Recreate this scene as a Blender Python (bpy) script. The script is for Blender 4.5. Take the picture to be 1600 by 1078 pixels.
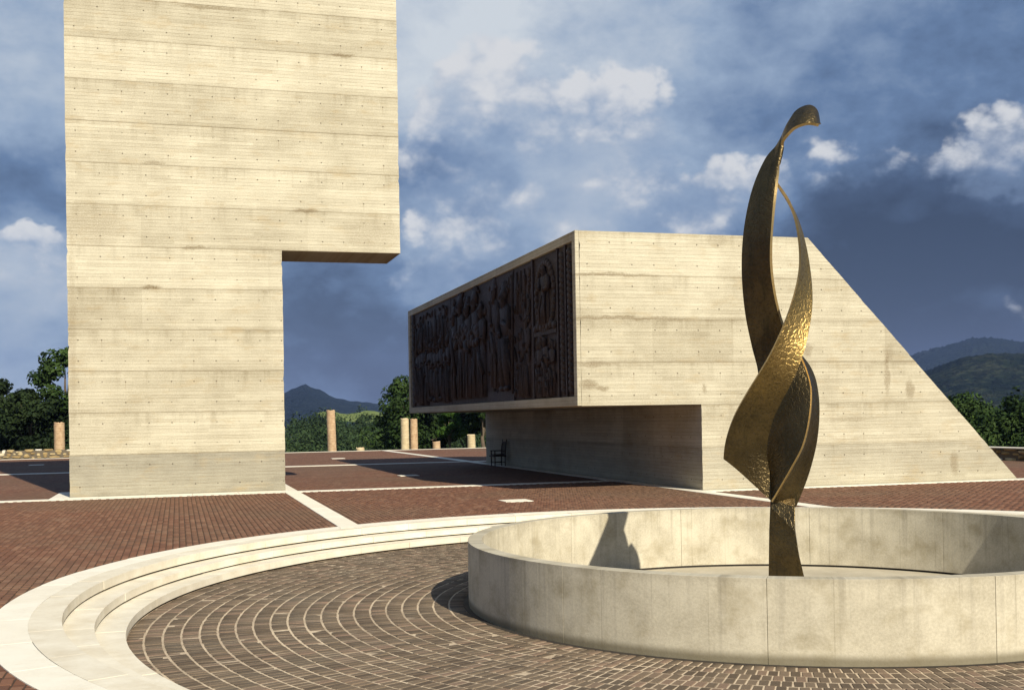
import bpy, bmesh, math, random
import numpy as np
from mathutils import Vector, Matrix

for o in list(bpy.data.objects):
    bpy.data.objects.remove(o)
SC = bpy.context.scene
COL = SC.collection
R = math.radians
random.seed(7)
RNG = np.random.default_rng(11)

# ------------------------------------------------------------------ camera
EYE = 2.1
YAW, PITCH, ROLL = 0.28635, 0.0097, -0.0171
FPX, SHIFT = 1775.2, 0.0604


def cam_axes():
    f = Vector((math.sin(YAW), math.cos(YAW), 0))
    r = Vector((math.cos(YAW), -math.sin(YAW), 0))
    u = Vector((0, 0, 1))
    f2 = f * math.cos(PITCH) + u * math.sin(PITCH)
    u2 = u * math.cos(PITCH) - f * math.sin(PITCH)
    r3 = r * math.cos(ROLL) + u2 * math.sin(ROLL)
    u3 = u2 * math.cos(ROLL) - r * math.sin(ROLL)
    return r3, u3, f2


CR, CU, CF = cam_axes()
cd = bpy.data.cameras.new('camera')
cam = bpy.data.objects.new('camera', cd)
COL.objects.link(cam)
cd.sensor_width = 36
cd.lens = FPX / 1600 * 36
cd.shift_y = SHIFT
cd.clip_start = 0.1
cd.clip_end = 30000
m = Matrix((CR, CU, -CF)).transposed().to_4x4()
m.translation = Vector((0, 0, EYE))
cam.matrix_world = m
SC.camera = cam

# ------------------------------------------------------------------ light
SUN_EL = 35.0
SUN_DIR = Vector((0.215 * math.cos(R(SUN_EL)), -0.977 * math.cos(R(SUN_EL)), math.sin(R(SUN_EL)))).normalized()
sl = bpy.data.lights.new('sun', 'SUN')
sl.energy = 5.0
sl.angle = R(0.53)
sl.color = (1.0, 0.93, 0.775)
sun = bpy.data.objects.new('sun', sl)
COL.objects.link(sun)
sun.location = (10, -30, 30)
sun.rotation_euler = (-SUN_DIR).to_track_quat('-Z', 'Y').to_euler()
SC.view_settings.view_transform = 'Standard'
SC.view_settings.look = 'None'
SC.view_settings.gamma = 1
SC.view_settings.exposure = 0.40
SC.cycles.max_bounces = 5
SC.cycles.diffuse_bounces = 2
SC.cycles.glossy_bounces = 2
SC.cycles.volume_bounces = 0
SC.cycles.use_denoising = True


# ------------------------------------------------------------------ node helper
class S:
    """a socket with arithmetic"""
    def __init__(s, g, k):
        s.g, s.k = g, k

    def _m(s, op, *a):
        return s.g.math(op, s, *a)

    def __add__(s, o): return s._m('ADD', o)
    def __radd__(s, o): return s._m('ADD', o)
    def __sub__(s, o): return s._m('SUBTRACT', o)
    def __rsub__(s, o): return s.g.math('SUBTRACT', o, s)
    def __mul__(s, o): return s._m('MULTIPLY', o)
    def __rmul__(s, o): return s._m('MULTIPLY', o)
    def __truediv__(s, o): return s._m('DIVIDE', o)


class G:
    def __init__(g, nt):
        g.nt = nt

    def node(g, t, **kw):
        n = g.nt.nodes.new(t)
        for k, v in kw.items():
            setattr(n, k, v)
        return n

    def put(g, sock, v):
        if isinstance(v, S):
            g.nt.links.new(v.k, sock)
        else:
            if hasattr(sock.default_value, '__len__') and not hasattr(v, '__len__'):
                v = (v,) * len(sock.default_value)
            if hasattr(v, '__len__') and len(v) == 3 and len(sock.default_value) == 4:
                v = (*v, 1)
            sock.default_value = v

    def math(g, op, *a, clamp=False):
        n = g.node('ShaderNodeMath', operation=op, use_clamp=clamp)
        for i, v in enumerate(a):
            g.put(n.inputs[i], v)
        return S(g, n.outputs[0])

    def vmath(g, op, *a):
        n = g.node('ShaderNodeVectorMath', operation=op)
        for i, v in enumerate(a):
            g.put(n.inputs[i], v)
        return S(g, n.outputs['Value'] if op in ('LENGTH', 'DOT_PRODUCT', 'DISTANCE') else n.outputs[0])

    def sep(g, v):
        n = g.node('ShaderNodeSeparateXYZ')
        g.put(n.inputs[0], v)
        return [S(g, o) for o in n.outputs]

    def comb(g, x=0.0, y=0.0, z=0.0):
        n = g.node('ShaderNodeCombineXYZ')
        for i, v in enumerate((x, y, z)):
            g.put(n.inputs[i], v)
        return S(g, n.outputs[0])

    def noise(g, v, scale, detail=3.0, rough=0.5, color=False, dist=0.0):
        n = g.node('ShaderNodeTexNoise')
        g.put(n.inputs['Vector'], v)
        n.inputs['Scale'].default_value = scale
        n.inputs['Detail'].default_value = detail
        n.inputs['Roughness'].default_value = rough
        n.inputs['Distortion'].default_value = dist
        return S(g, n.outputs['Color' if color else 0])

    def voro(g, v, scale, feature='F1', out=0, rnd=1.0):
        n = g.node('ShaderNodeTexVoronoi', feature=feature)
        g.put(n.inputs['Vector'], v)
        n.inputs['Scale'].default_value = scale
        n.inputs['Randomness'].default_value = rnd
        return S(g, n.outputs[out])

    def white(g, v):
        n = g.node('ShaderNodeTexWhiteNoise', noise_dimensions='3D')
        g.put(n.inputs['Vector'], v)
        return S(g, n.outputs['Value'])

    def remap(g, v, a, b, c=0.0, d=1.0, smooth=False):
        n = g.node('ShaderNodeMapRange', interpolation_type='SMOOTHSTEP' if smooth else 'LINEAR')
        for i, x in enumerate((v, a, b, c, d)):
            g.put(n.inputs[i], x)
        return S(g, n.outputs[0])

    def mix(g, f, a, b, mode='MIX'):
        n = g.node('ShaderNodeMix', data_type='RGBA', blend_type=mode)
        g.put(n.inputs[0], f)
        g.put(n.inputs[6], a)
        g.put(n.inputs[7], b)
        return S(g, n.outputs[2])

    def ramp(g, f, stops):
        n = g.node('ShaderNodeValToRGB')
        e = n.color_ramp.elements
        while len(e) < len(stops):
            e.new(0.5)
        for el, (p, c) in zip(e, stops):
            el.position = p
            el.color = (*c, 1)
        g.put(n.inputs[0], f)
        return S(g, n.outputs[0])

    def pos(g):
        return S(g, g.node('ShaderNodeNewGeometry').outputs['Position'])

    def obj(g):
        return S(g, g.node('ShaderNodeTexCoord').outputs['Object'])

    def rand(g):
        a = S(g, g.node('ShaderNodeNewGeometry').outputs['Random Per Island'])
        b = S(g, g.node('ShaderNodeObjectInfo').outputs['Random'])
        return g.math('FRACT', a + b * 7.31)


def material(name, fn):
    mt = bpy.data.materials.new(name)
    mt.use_nodes = True
    nt = mt.node_tree
    nt.nodes.clear()
    g = G(nt)
    out = g.node('ShaderNodeOutputMaterial')
    b = g.node('ShaderNodeBsdfPrincipled')
    nt.links.new(b.outputs[0], out.inputs[0])

    def bump(h, strength, dist):
        n = g.node('ShaderNodeBump')
        n.inputs['Strength'].default_value = strength
        n.inputs['Distance'].default_value = dist
        g.put(n.inputs['Height'], h)
        nt.links.new(n.outputs[0], b.inputs['Normal'])

    def setp(**kw):
        for k, v in kw.items():
            g.put(b.inputs[{'color': 'Base Color', 'rough': 'Roughness', 'metal': 'Metallic', 'spec': 'Specular IOR Level',
                            'trans': 'Transmission Weight', 'sub': 'Subsurface Weight'}[k]], v)
    fn(g, setp, bump)
    return mt


# ------------------------------------------------------------------ world: storm-cloud sky
def build_world():
    w = bpy.data.worlds.new('World')
    SC.world = w
    w.use_nodes = True
    w.cycles.sampling_method = 'MANUAL'
    w.cycles.sample_map_resolution = 256
    nt = w.node_tree
    nt.nodes.clear()
    g = G(nt)
    out = g.node('ShaderNodeOutputWorld')
    bg = g.node('ShaderNodeBackground')
    nt.links.new(bg.outputs[0], out.inputs[0])
    sky = g.node('ShaderNodeTexSky', sky_type='NISHITA', sun_disc=False)
    sky.sun_elevation = R(SUN_EL)
    sky.sun_rotation = math.atan2(SUN_DIR.x, SUN_DIR.y)
    sky.air_density = 1.3
    sky.dust_density = 0.6
    D = S(g, g.node('ShaderNodeTexCoord').outputs['Generated'])
    x, y, z = g.sep(D)
    az = g.math('ARCTAN2', x, y) * (180 / math.pi)
    el = g.math('ARCSINE', z) * (180 / math.pi)
    Ds = g.vmath('MULTIPLY', D, (1, 1, 1.35))
    warp = g.noise(Ds, 15.0, 4.0, 0.58, color=True)
    wv = g.vmath('MULTIPLY', g.vmath('SUBTRACT', warp, (0.5, 0.5, 0.5)), (5.2, 4.0, 0.0))
    P = g.vmath('ADD', g.comb(az, el, 0.0), wv)
    n1 = g.noise(Ds, 6.5, 4.0, 0.56)
    n2 = g.noise(Ds, 21.0, 6.0, 0.60)
    n3 = g.noise(g.vmath('ADD', g.vmath('MULTIPLY', D, (1, 1, 2.2)), g.vmath('MULTIPLY', warp, (0.06, 0.06, 0.06))), 12.0, 5.0, 0.6)
    Dw = g.vmath('ADD', Ds, g.vmath('MULTIPLY', warp, (0.05, 0.05, 0.05)))
    bil = (1.0 - g.voro(Dw, 26.0)) * 0.62 + (1.0 - g.voro(Dw, 64.0)) * 0.30

    def field(blobs, hi=1.75):
        acc = None
        for (a, e, ra, re, k) in blobs:
            q = g.vmath('MULTIPLY_ADD', P, (1 / ra, 1 / re, 0), (-a / ra, -e / re, 0))
            t = g.remap(g.vmath('DOT_PRODUCT', q, q), 0.0, hi * hi, k, 0.0, True)
            acc = t if acc is None else acc + t
        return acc
    puffs = [(15.4, 15.5, 3.0, 3.0, 1.15), (18.4, 13.4, 3.6, 2.6, 1.0), (13.2, 12.6, 3.0, 2.4, 0.8), (21.6, 14.4, 3.0, 2.2, 0.95), (21.8, 9.9, 3.0, 1.6, 0.95), (25.8, 11.2, 4.4, 1.2, 1.0), (25.8, 9.3, 3.0, 1.0, 0.7), (13.0, 7.6, 2.8, 1.8, 0.9), (16.3, 8.6, 3.0, 2.3, 0.95), (-7.25, 6.2, 2.9, 2.4, 1.4), (-5.9, 8.3, 2.0, 1.0, 0.8), (40.2, 11.5, 2.8, 1.8, 0.95), (33.55, 11.6, 3.2, 1.2, 0.55)]
    light = [(12.22, 19.9, 5.2, 4.4, 0.62), (18.5, 17.6, 8.06, 4.2, 0.75), (27.9, 17.5, 9.68, 4.52, 0.22), (-7.1, 15.98, 4.4, 7.0, 0.6), (24.5, 10.5, 5.6, 2.3, 0.50), (15.6, 8.6, 5.0, 3.2, 0.50), (-7.0, 5.0, 3.2, 3.6, 0.9)]
    dark = [(39.0, 4.4, 9.5, 4.4, 1.25), (32.0, 8.6, 6.1, 2.2, 0.45), (13.0, 11.6, 2.8, 1.9, 0.45), (-6.11, 10.21, 3.2, 1.8, 0.8), (37.0, 15.4, 7.45, 4.23, 0.35)]
    pf = pt = None
    for (a, e, ra, re, k) in puffs:
        q = g.vmath('MULTIPLY_ADD', P, (1 / ra, 1 / re, 0), (-a / ra, -e / re, 0))
        t = g.remap(g.vmath('DOT_PRODUCT', q, q), 0.0, 2.56, k, 0.0, True)
        qy = g.math('MULTIPLY', t, g.sep(q)[1])
        pf, pt = (t, qy) if pf is None else (pf + t, pt + qy)
    top = pt / (pf + 0.05)                           # +1 on the lit upper side of a cloud
    lf, df = field(light), field(dark)
    B = 0.44 + lf * 0.40 - df * 0.28 + (n1 - 0.5) * 0.62 + (n2 - 0.5) * 0.36 + (n3 - 0.5) * 0.36
    band = g.remap(el + (n1 - 0.5) * 7.0 + (n3 - 0.5) * 3.0, 3.4, 9.5, 1.0, 0.0, True) * g.remap(el, 0.6, 3.0, 0.45, 1.0, True)
    B = B - band * 0.24
    base = g.ramp(B, [(0.0, (0.022, 0.038, 0.084)), (0.2, (0.050, 0.083, 0.163)), (0.42, (0.130, 0.208, 0.362)), (0.66, (0.315, 0.41, 0.56)), (1.0, (0.66, 0.71, 0.76))])
    pf = g.math('MAXIMUM', pf, g.remap(n1, 0.62, 0.78, 0.0, 0.7))
    amp = g.remap(pf, 0.0, 0.4, 0.0, 1.0)
    body = pf + ((bil - 0.52) * 1.3 + (n2 - 0.5) * 1.5) * amp
    cum = g.remap(body, 0.22, 0.80, 0.0, 1.0, True)
    lit = g.remap(top * 0.85 + (bil - 0.52) * 1.7 + (n2 - 0.5) * 2.4, -0.55, 0.85, 0.0, 1.0, True)
    pc = g.mix(lit, (0.245, 0.335, 0.50), (0.74, 0.745, 0.76))
    col = g.mix(cum * (0.34 + lit * 0.60), base, pc)
    col = g.vmath('MULTIPLY', col, (7.3, 7.3, 7.3))
    col = g.mix(0.96, S(g, sky.outputs[0]), col)
    g.put(bg.inputs[0], col)
    bg.inputs[1].default_value = 0.1


build_world()


# ------------------------------------------------------------------ mesh helpers
class MB:
    def __init__(s):
        s.v, s.f = [], []

    def add(s, verts, faces):
        n = len(s.v)
        s.v.extend(tuple(v) for v in verts)
        s.f.extend(tuple(i + n for i in f) for f in faces)
        return s

    def box(s, x0, y0, z0, x1, y1, z1):
        v = [(x, y, z) for z in (z0, z1) for (x, y) in ((x0, y0), (x1, y0), (x1, y1), (x0, y1))]
        return s.add(v, [(3, 2, 1, 0), (4, 5, 6, 7), (0, 1, 5, 4), (1, 2, 6, 5), (2, 3, 7, 6), (3, 0, 4, 7)])

    def tube(s, pts, rad, n=8, sx=1.0, caps=True):
        """tapered tube along pts; sx squashes it along world x (for relief work)"""
        pts = [Vector(p) for p in pts]
        rings = []
        for i, p in enumerate(pts):
            t = (pts[min(i + 1, len(pts) - 1)] - pts[max(i - 1, 0)]).normalized()
            a = Vector((1, 0, 0)) if abs(t.x) < 0.8 else Vector((0, 1, 0))
            b1 = t.cross(a).normalized()
            b2 = t.cross(b1)
            ring = []
            for k in range(n):
                o = (b1 * math.cos(2 * math.pi * k / n) + b2 * math.sin(2 * math.pi * k / n)) * rad[i]
                ring.append((p.x + o.x * sx, p.y + o.y, p.z + o.z))
            rings.append(ring)
        v = [q for r_ in rings for q in r_]
        f = []
        for i in range(len(rings) - 1):
            for k in range(n):
                a, b = i * n + k, i * n + (k + 1) % n
                f.append((a, b, b + n, a + n))
        if caps:
            f.append(tuple(range(n - 1, -1, -1)))
            f.append(tuple((len(rings) - 1) * n + k for k in range(n)))
        return s.add(v, f)

    def ball(s, c, r, nu=10, nv=6, rot=0.0):
        rx, ry, rz = r
        v, f = [], []
        for j in range(1, nv):
            th = math.pi * j / nv
            for i in range(nu):
                ph = 2 * math.pi * i / nu
                px, py, pz = rx * math.sin(th) * math.cos(ph), ry * math.sin(th) * math.sin(ph), rz * math.cos(th)
                py, pz = py * math.cos(rot) - pz * math.sin(rot), py * math.sin(rot) + pz * math.cos(rot)
                v.append((c[0] + px, c[1] + py, c[2] + pz))
        py, pz = -rz * math.sin(rot), rz * math.cos(rot)
        v += [(c[0], c[1] + py, c[2] + pz), (c[0], c[1] - py, c[2] - pz)]
        for j in range(nv - 2):
            for i in range(nu):
                a, b = j * nu + i, j * nu + (i + 1) % nu
                f.append((a, a + nu, b + nu, b))
        t, bt = len(v) - 2, len(v) - 1
        for i in range(nu):
            f.append((t, i, (i + 1) % nu))
            f.append((bt, (nv - 2) * nu + (i + 1) % nu, (nv - 2) * nu + i))
        return s.add(v, f)

    def mesh(s, name, origin=(0, 0, 0)):
        me = bpy.data.meshes.new(name)
        o = origin
        me.from_pydata([(a - o[0], b - o[1], c - o[2]) for a, b, c in s.v], [], s.f)
        return me

    def build(s, name, mat, parent=None, smooth=False, origin=None):
        if origin is None:
            origin = tuple(parent.location) if parent is not None else (0, 0, 0)
        me = s.mesh(name, origin)
        return link(name, me, mat, parent, smooth)


def link(name, me, mat, parent=None, smooth=False):
    if mat is not None:
        me.materials.clear()
        me.materials.append(mat)
    if smooth:
        me.shade_smooth()
    o = bpy.data.objects.new(name, me)
    COL.objects.link(o)
    o.parent = parent
    return o


def tag(o, label=None, cat=None, group=None, kind=None):
    if cat and not kind:
        kind = 'thing'
    for k, v in (('label', label), ('category', cat), ('group', group), ('kind', kind)):
        if v:
            o[k] = v
    return o


def empty(name, loc, rz=0.0):
    o = bpy.data.objects.new(name, None)
    o.location = loc
    o.rotation_euler = (0, 0, rz)
    o.empty_display_size = 0.3
    COL.objects.link(o)
    return o


def np_mesh(name, verts, quads):
    me = bpy.data.meshes.new(name)
    verts = np.asarray(verts, np.float32)
    quads = np.asarray(quads, np.int32)
    me.vertices.add(len(verts))
    me.vertices.foreach_set('co', verts.ravel())
    me.loops.add(quads.size)
    me.loops.foreach_set('vertex_index', quads.ravel())
    me.polygons.add(len(quads))
    me.polygons.foreach_set('loop_start', np.arange(0, quads.size, quads.shape[1], dtype=np.int32))
    me.update(calc_edges=True)
    return me


def bevel_mesh(name, verts, faces, off, origin=(0, 0, 0), seg=1, rough=0.0):
    bm = bmesh.new()
    vs = [bm.verts.new((v[0] - origin[0], v[1] - origin[1], v[2] - origin[2])) for v in verts]
    for f in faces:
        bm.faces.new([vs[i] for i in f])
    bmesh.ops.recalc_face_normals(bm, faces=bm.faces)
    bmesh.ops.bevel(bm, geom=list(bm.edges), offset=off, segments=seg, affect='EDGES', profile=0.5)
    me = bpy.data.meshes.new(name)
    bm.to_mesh(me)
    bm.free()
    return me


def prism_xz(poly, y0, y1):
    n = len(poly)
    v = [(x, y0, z) for x, z in poly] + [(x, y1, z) for x, z in poly]
    f = [tuple(range(n)), tuple(range(2 * n - 1, n - 1, -1))] + [(i, i + n, (i + 1) % n + n, (i + 1) % n) for i in range(n)]
    return v, f


def to_px(p):
    d = Vector(p) - Vector((0, 0, EYE))
    zc = d.dot(CF)
    return 800 + FPX * d.dot(CR) / zc, 635.6 - FPX * d.dot(CU) / zc, zc


# ------------------------------------------------------------------ materials
def m_boardconcrete(lift, x0, tie_z0, base, dark, holes=True, plinth=1.0, stains=()):
    def fn(g, setp, bump):
        P = g.pos()
        x, y, z = g.sep(P)
        n = g.node('ShaderNodeNewGeometry')
        nx = g.math('ABSOLUTE', g.sep(S(g, n.outputs['Normal']))[0])
        side = g.math('GREATER_THAN', nx, 0.7)
        h = x + (y - x) * side                       # run along the face
        hz = g.comb(h, 0.0, z)
        board = z / 0.1018
        bi = g.math('FLOOR', board)
        bf = g.math('FRACT', board)
        edge = g.math('MINIMUM', bf, 1.0 - bf)       # 0 at a board joint
        wob = g.noise(g.vmath('MULTIPLY', hz, (1.3, 1, 8.0)), 1.0, 5.0, 0.7)
        jn = g.noise(g.comb(h * 0.9, 3.0, bi * 7.7), 1.0, 5.0, 0.72)
        line = g.remap(edge, 0.0, 0.095, 1.0, 0.0) * g.remap(jn, 0.36, 0.60, 0.0, 1.0)
        bw = g.white(g.comb(g.math('FLOOR', h / 2.6 + bi * 0.37), 1.0, bi))
        li = g.math('FLOOR', z / lift)
        lw = g.white(g.comb(4.0, 2.0, li))
        lf = g.math('FRACT', z / lift)
        ledge = g.math('MINIMUM', lf, 1.0 - lf)
        ll = g.remap(ledge + (g.noise(g.comb(h * 2.2, 4.0, li * 3.0), 1.0, 4.0, 0.7) - 0.5) * 0.02, 0.0, 0.026, 1.0, 0.0) * g.remap(g.noise(g.comb(h * 0.8, 1.0, li * 5.0), 1.0, 5.0, 0.7), 0.36, 0.66, 0.0, 1.0)
        pw = g.white(g.comb(g.math('FLOOR', (h + 40.0) / 2.44 + li * 0.5), 9.0, li))
        patch = g.remap(pw, 0.80, 0.90, 0.0, 1.0)
        blot = g.noise(g.vmath('MULTIPLY', hz, (0.55, 1, 0.75)), 1.0, 7.0, 0.66)
        streak = g.noise(g.vmath('MULTIPLY', hz, (3.2, 1, 0.28)), 1.0, 5.0, 0.65)
        streak = g.remap(streak, 0.50, 0.78, 0.0, 1.0)
        drip = g.remap(lf, 0.45, 1.0, 0.0, 1.0)      # runs start under each lift joint
        fine = g.noise(hz, 26.0, 4.0, 0.7)
        fib = g.noise(g.vmath('MULTIPLY', hz, (2.0, 1, 60.0)), 1.0, 3.0, 0.6)
        speck = g.remap(g.noise(g.vmath('MULTIPLY', hz, (5.0, 1, 7.0)), 1.0, 3.0, 0.75), 0.66, 0.76, 0.0, 1.0)
        dirt = (blot - 0.45) * 1.15 + streak * drip * 0.45 + (1.0 - bw) * 0.20 + lw * 0.24 + patch * 0.16 + (fine - 0.5) * 1.0 - 0.05 + (fib - 0.5) * 0.5 + (wob - 0.5) * 0.16 + g.remap(ledge, 0.0, 0.10, 0.16, 0.0)
        c = g.mix(g.math('ADD', dirt, 0.12, clamp=True), base, dark)
        if plinth:
            pm = g.remap(z + (streak - 0.3) * 0.06 + (blot - 0.5) * 0.05, lift - 0.03, lift + 0.01, 0.8, 0.0) * g.remap(blot, 0.25, 0.75, 0.75, 1.0)
            c = g.mix(pm * plinth, c, g.mix(g.math('ADD', (wob - 0.5) * 2.0, 0.5 + (fine - 0.5), clamp=True), (0.30, 0.28, 0.225), (0.17, 0.155, 0.12)))
            c = g.mix(g.remap(z + (fine - 0.5) * 0.05, 0.0, 0.07, 0.55, 0.0), c, (0.16, 0.135, 0.09))
        rust = g.remap(g.noise(g.vmath('MULTIPLY', hz, (0.9, 1, 2.6)), 1.0, 6.0, 0.68), 0.54, 0.74, 0.0, 0.55)
        c = g.mix(rust, c, (0.40, 0.30, 0.16))
        c = g.mix(line * 0.72, c, (0.20, 0.145, 0.08))
        c = g.mix(ll * 0.50, c, (0.20, 0.14, 0.07))
        c = g.mix(speck * 0.30, c, (0.16, 0.12, 0.07))
        if stains:                                   # old runs, spalls and smudges of this face
            wp = g.vmath('ADD', g.comb(h, z, 0.0), g.vmath('MULTIPLY', g.vmath('SUBTRACT', g.noise(hz, 3.5, 4.0, 0.65, color=True), (0.5, 0.5, 0.5)), (0.34, 0.22, 0.0)))
            acc = None
            for (sx_, sz_, rx_, rz_, k_) in stains:
                q = g.vmath('MULTIPLY_ADD', wp, (1 / rx_, 1 / rz_, 0), (-sx_ / rx_, -sz_ / rz_, 0))
                t = g.remap(g.vmath('DOT_PRODUCT', q, q), 0.1, 2.2, k_, 0.0, True)
                acc = t if acc is None else acc + t
            c = g.mix(g.math('MULTIPLY', acc, g.remap(fine, 0.3, 0.55, 0.35, 1.0), clamp=True) * (1.0 - side), c, (0.175, 0.125, 0.065))
        hh = (bw * 0.35 - line * 0.8 - ll * 1.0 + (fib - 0.5) * 0.6 + (fine - 0.5) * 0.5)
        if holes:
            gx = (g.math('FRACT', (h - x0) / 0.647 + 0.5) - 0.5) * 0.647
            gz = (g.math('FRACT', (z - tie_z0) / (lift / 2) + 0.5) - 0.5) * (lift / 2)
            cell = g.comb(g.math('FLOOR', (h - x0) / 0.647 + 0.5), g.math('FLOOR', (z - tie_z0) / (lift / 2) + 0.5), 5.0)
            hw = g.white(cell)
            rr = g.vmath('LENGTH', g.comb(gx, gz, 0.0))
            hole = g.remap(rr, 0.009, 0.028, 1.0, 0.0) * g.remap(hw, 0.05, 0.5, 0.35, 1.0)
            run = g.remap(g.math('ABSOLUTE', gx), 0.0, 0.022, 1.0, 0.0) * g.remap(gz, -0.28, 0.0, 0.0, 1.0) * g.math('LESS_THAN', gz, 0.0) * g.remap(hw, 0.82, 1.0, 0.0, 0.5)
            c = g.mix(hole * 0.85, c, (0.06, 0.045, 0.03))
            c = g.mix(run, c, (0.22, 0.15, 0.08))
            hh = hh - hole * 1.0
        setp(color=c, rough=0.93, spec=0.15)
        bump(hh, 0.55, 0.012)
    return fn


M = {}
CB, CDK = (0.62, 0.572, 0.435), (0.27, 0.23, 0.153)
M['tower'] = material('tower_concrete', m_boardconcrete(1.2215, -2.75, 0.30, CB, CDK, stains=[(-0.68, 6.14, 0.26, 0.06, 0.85), (0.57, 7.36, 0.36, 0.06, 0.6), (3.87, 8.57, 0.33, 0.06, 0.7), (5.07, 13.45, 0.33, 0.05, 0.7), (-0.58, 9.83, 0.28, 0.05, 0.5), (-2.30, 7.97, 0.75, 0.55, 0.30), (5.98, 7.94, 0.76, 0.52, 0.30), (1.14, 14.6, 0.9, 0.05, 0.5), (-2.9, 5.0, 0.10, 2.2, 0.25)]))
M['block'] = material('block_concrete', m_boardconcrete(1.182, 10.6, 0.29, CB, CDK, plinth=0.45, stains=[(10.58, 2.97, 0.24, 0.12, 0.6), (10.98, 2.84, 0.17, 0.07, 0.6), (10.85, 3.50, 0.52, 0.06, 0.55), (19.83, 3.15, 0.09, 0.50, 0.5), (19.9, 3.8, 0.16, 0.24, 0.35), (20.6, 2.74, 0.11, 0.24, 0.55), (13.98, 2.84, 0.06, 0.13, 0.5), (22.07, 0.56, 0.13, 0.30, 0.5), (17.24, 3.88, 0.13, 0.17, 0.5), (14.46, 6.95, 0.28, 0.2, 0.3), (11.2, 5.93, 1.2, 0.045, 0.55), (11.6, 4.75, 1.6, 0.045, 0.6), (18.6, 1.9, 0.9, 0.05, 0.3)]))


def f_ring(g, setp, bump):
    P = g.pos()
    x, y, z = g.sep(P)
    ang = g.math('ARCTAN2', y - 13.899, x - 8.0732)
    h = ang * 4.4
    hz = g.comb(h, 0.0, z)
    rnd = g.rand()
    blot = g.noise(g.vmath('MULTIPLY', hz, (1.6, 1, 1.8)), 1.0, 7.0, 0.64, dist=0.4)
    olive = g.remap(g.noise(g.vmath('MULTIPLY', hz, (1.0, 1, 1.1)), 2.3, 4.0, 0.6), 0.50, 0.70, 0.0, 1.0)
    streak = g.remap(g.noise(g.vmath('MULTIPLY', hz, (7.0, 1, 0.25)), 1.0, 4.0, 0.6), 0.52, 0.74, 0.0, 1.0)
    fine = g.noise(hz, 34.0, 5.0, 0.72)
    pores = g.remap(g.voro(hz, 40.0), 0.0, 0.13, 1.0, 0.0) * g.remap(g.noise(hz, 4.0, 2.0), 0.5, 0.65, 0.0, 1.0)
    formline = g.remap(g.math('ABSOLUTE', g.math('FRACT', h / 0.61) - 0.5), 0.0, 0.013, 1.0, 0.0) * g.remap(g.noise(g.comb(h * 1.3, 0.0, z * 0.6), 1.0), 0.45, 0.6, 0.0, 1.0)
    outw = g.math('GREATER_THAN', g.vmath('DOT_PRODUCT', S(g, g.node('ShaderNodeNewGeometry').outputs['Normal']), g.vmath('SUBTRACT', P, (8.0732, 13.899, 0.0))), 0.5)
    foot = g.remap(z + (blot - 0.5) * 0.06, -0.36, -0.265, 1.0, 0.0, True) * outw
    c = g.mix(g.math('ADD', (blot - 0.42) * 1.95, (fine - 0.5) * 1.5 + rnd * 0.2, clamp=True), (0.58, 0.525, 0.40), (0.325, 0.285, 0.205))
    c = g.mix(olive * 0.48, c, (0.26, 0.21, 0.115))
    c = g.mix(streak * g.remap(z, -0.5, 0.45, 0.15, 0.62), c, (0.19, 0.165, 0.125))
    c = g.mix(g.remap(z + (fine - 0.5) * 0.1, 0.36, 0.44, 0.0, 0.22), c, (0.22, 0.19, 0.14))
    c = g.mix(formline * 0.4, c, (0.15, 0.12, 0.08))
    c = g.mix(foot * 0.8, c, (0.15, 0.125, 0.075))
    c = g.mix(pores * 0.7, c, (0.08, 0.06, 0.04))
    setp(color=c, rough=0.9, spec=0.2)
    bump((fine - 0.5) * 0.6 + (blot - 0.5) * 0.8 - pores, 0.5, 0.008)


M['ring'] = material('cast_concrete', f_ring)


def f_stone(g, setp, bump):
    P = g.pos()
    r = g.rand()
    n1 = g.noise(P, 2.2, 6.0, 0.62)
    n2 = g.noise(P, 30.0, 4.0, 0.7)
    nz = g.math('ABSOLUTE', g.sep(S(g, g.node('ShaderNodeNewGeometry').outputs['Normal']))[2])
    vein = g.remap(g.noise(g.vmath('MULTIPLY', P, (1, 1, 4)), 3.0, 5.0, 0.7, dist=1.2), 0.55, 0.72, 0.0, 1.0)
    c = g.mix(g.math('ADD', (n1 - 0.42) * 1.2, (n2 - 0.5) * 0.5, clamp=True), (0.80, 0.75, 0.63), (0.62, 0.55, 0.42))
    c = g.mix(r * 0.25, c, (0.68, 0.61, 0.47))
    c = g.mix(vein * 0.35 * (1.0 - nz * 0.6), c, (0.40, 0.28, 0.13))
    setp(color=c, rough=0.8, spec=0.3)
    bump((n2 - 0.5) + (n1 - 0.5) * 0.8, 0.4, 0.006)


M['stone'] = material('pale_limestone', f_stone)


def f_redbrick(g, setp, bump):
    P = g.pos()
    r = g.rand()
    x, y, z = g.sep(P)
    zone = g.noise(P, 0.11, 4.0, 0.55)
    mid = g.noise(P, 0.9, 5.0, 0.6)
    fine = g.noise(P, 40.0, 3.0, 0.7)
    c = g.ramp(r, [(0.0, (0.135, 0.060, 0.035)), (0.35, (0.172, 0.076, 0.043)), (0.7, (0.20, 0.092, 0.053)), (1.0, (0.245, 0.13, 0.078))])
    c = g.mix(g.remap(zone, 0.44, 0.62, 0.0, 0.6), c, (0.155, 0.10, 0.06))
    c = g.mix(g.remap(mid, 0.55, 0.8, 0.0, 0.5), c, (0.21, 0.15, 0.10))
    c = g.mix(g.remap(fine, 0.35, 0.65, 0.22, 0.0), c, (0.07, 0.05, 0.035))
    setp(color=c, rough=0.86, spec=0.25)
    bump(fine, 0.4, 0.004)


M['redbrick'] = material('red_paving_brick', f_redbrick)


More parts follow.
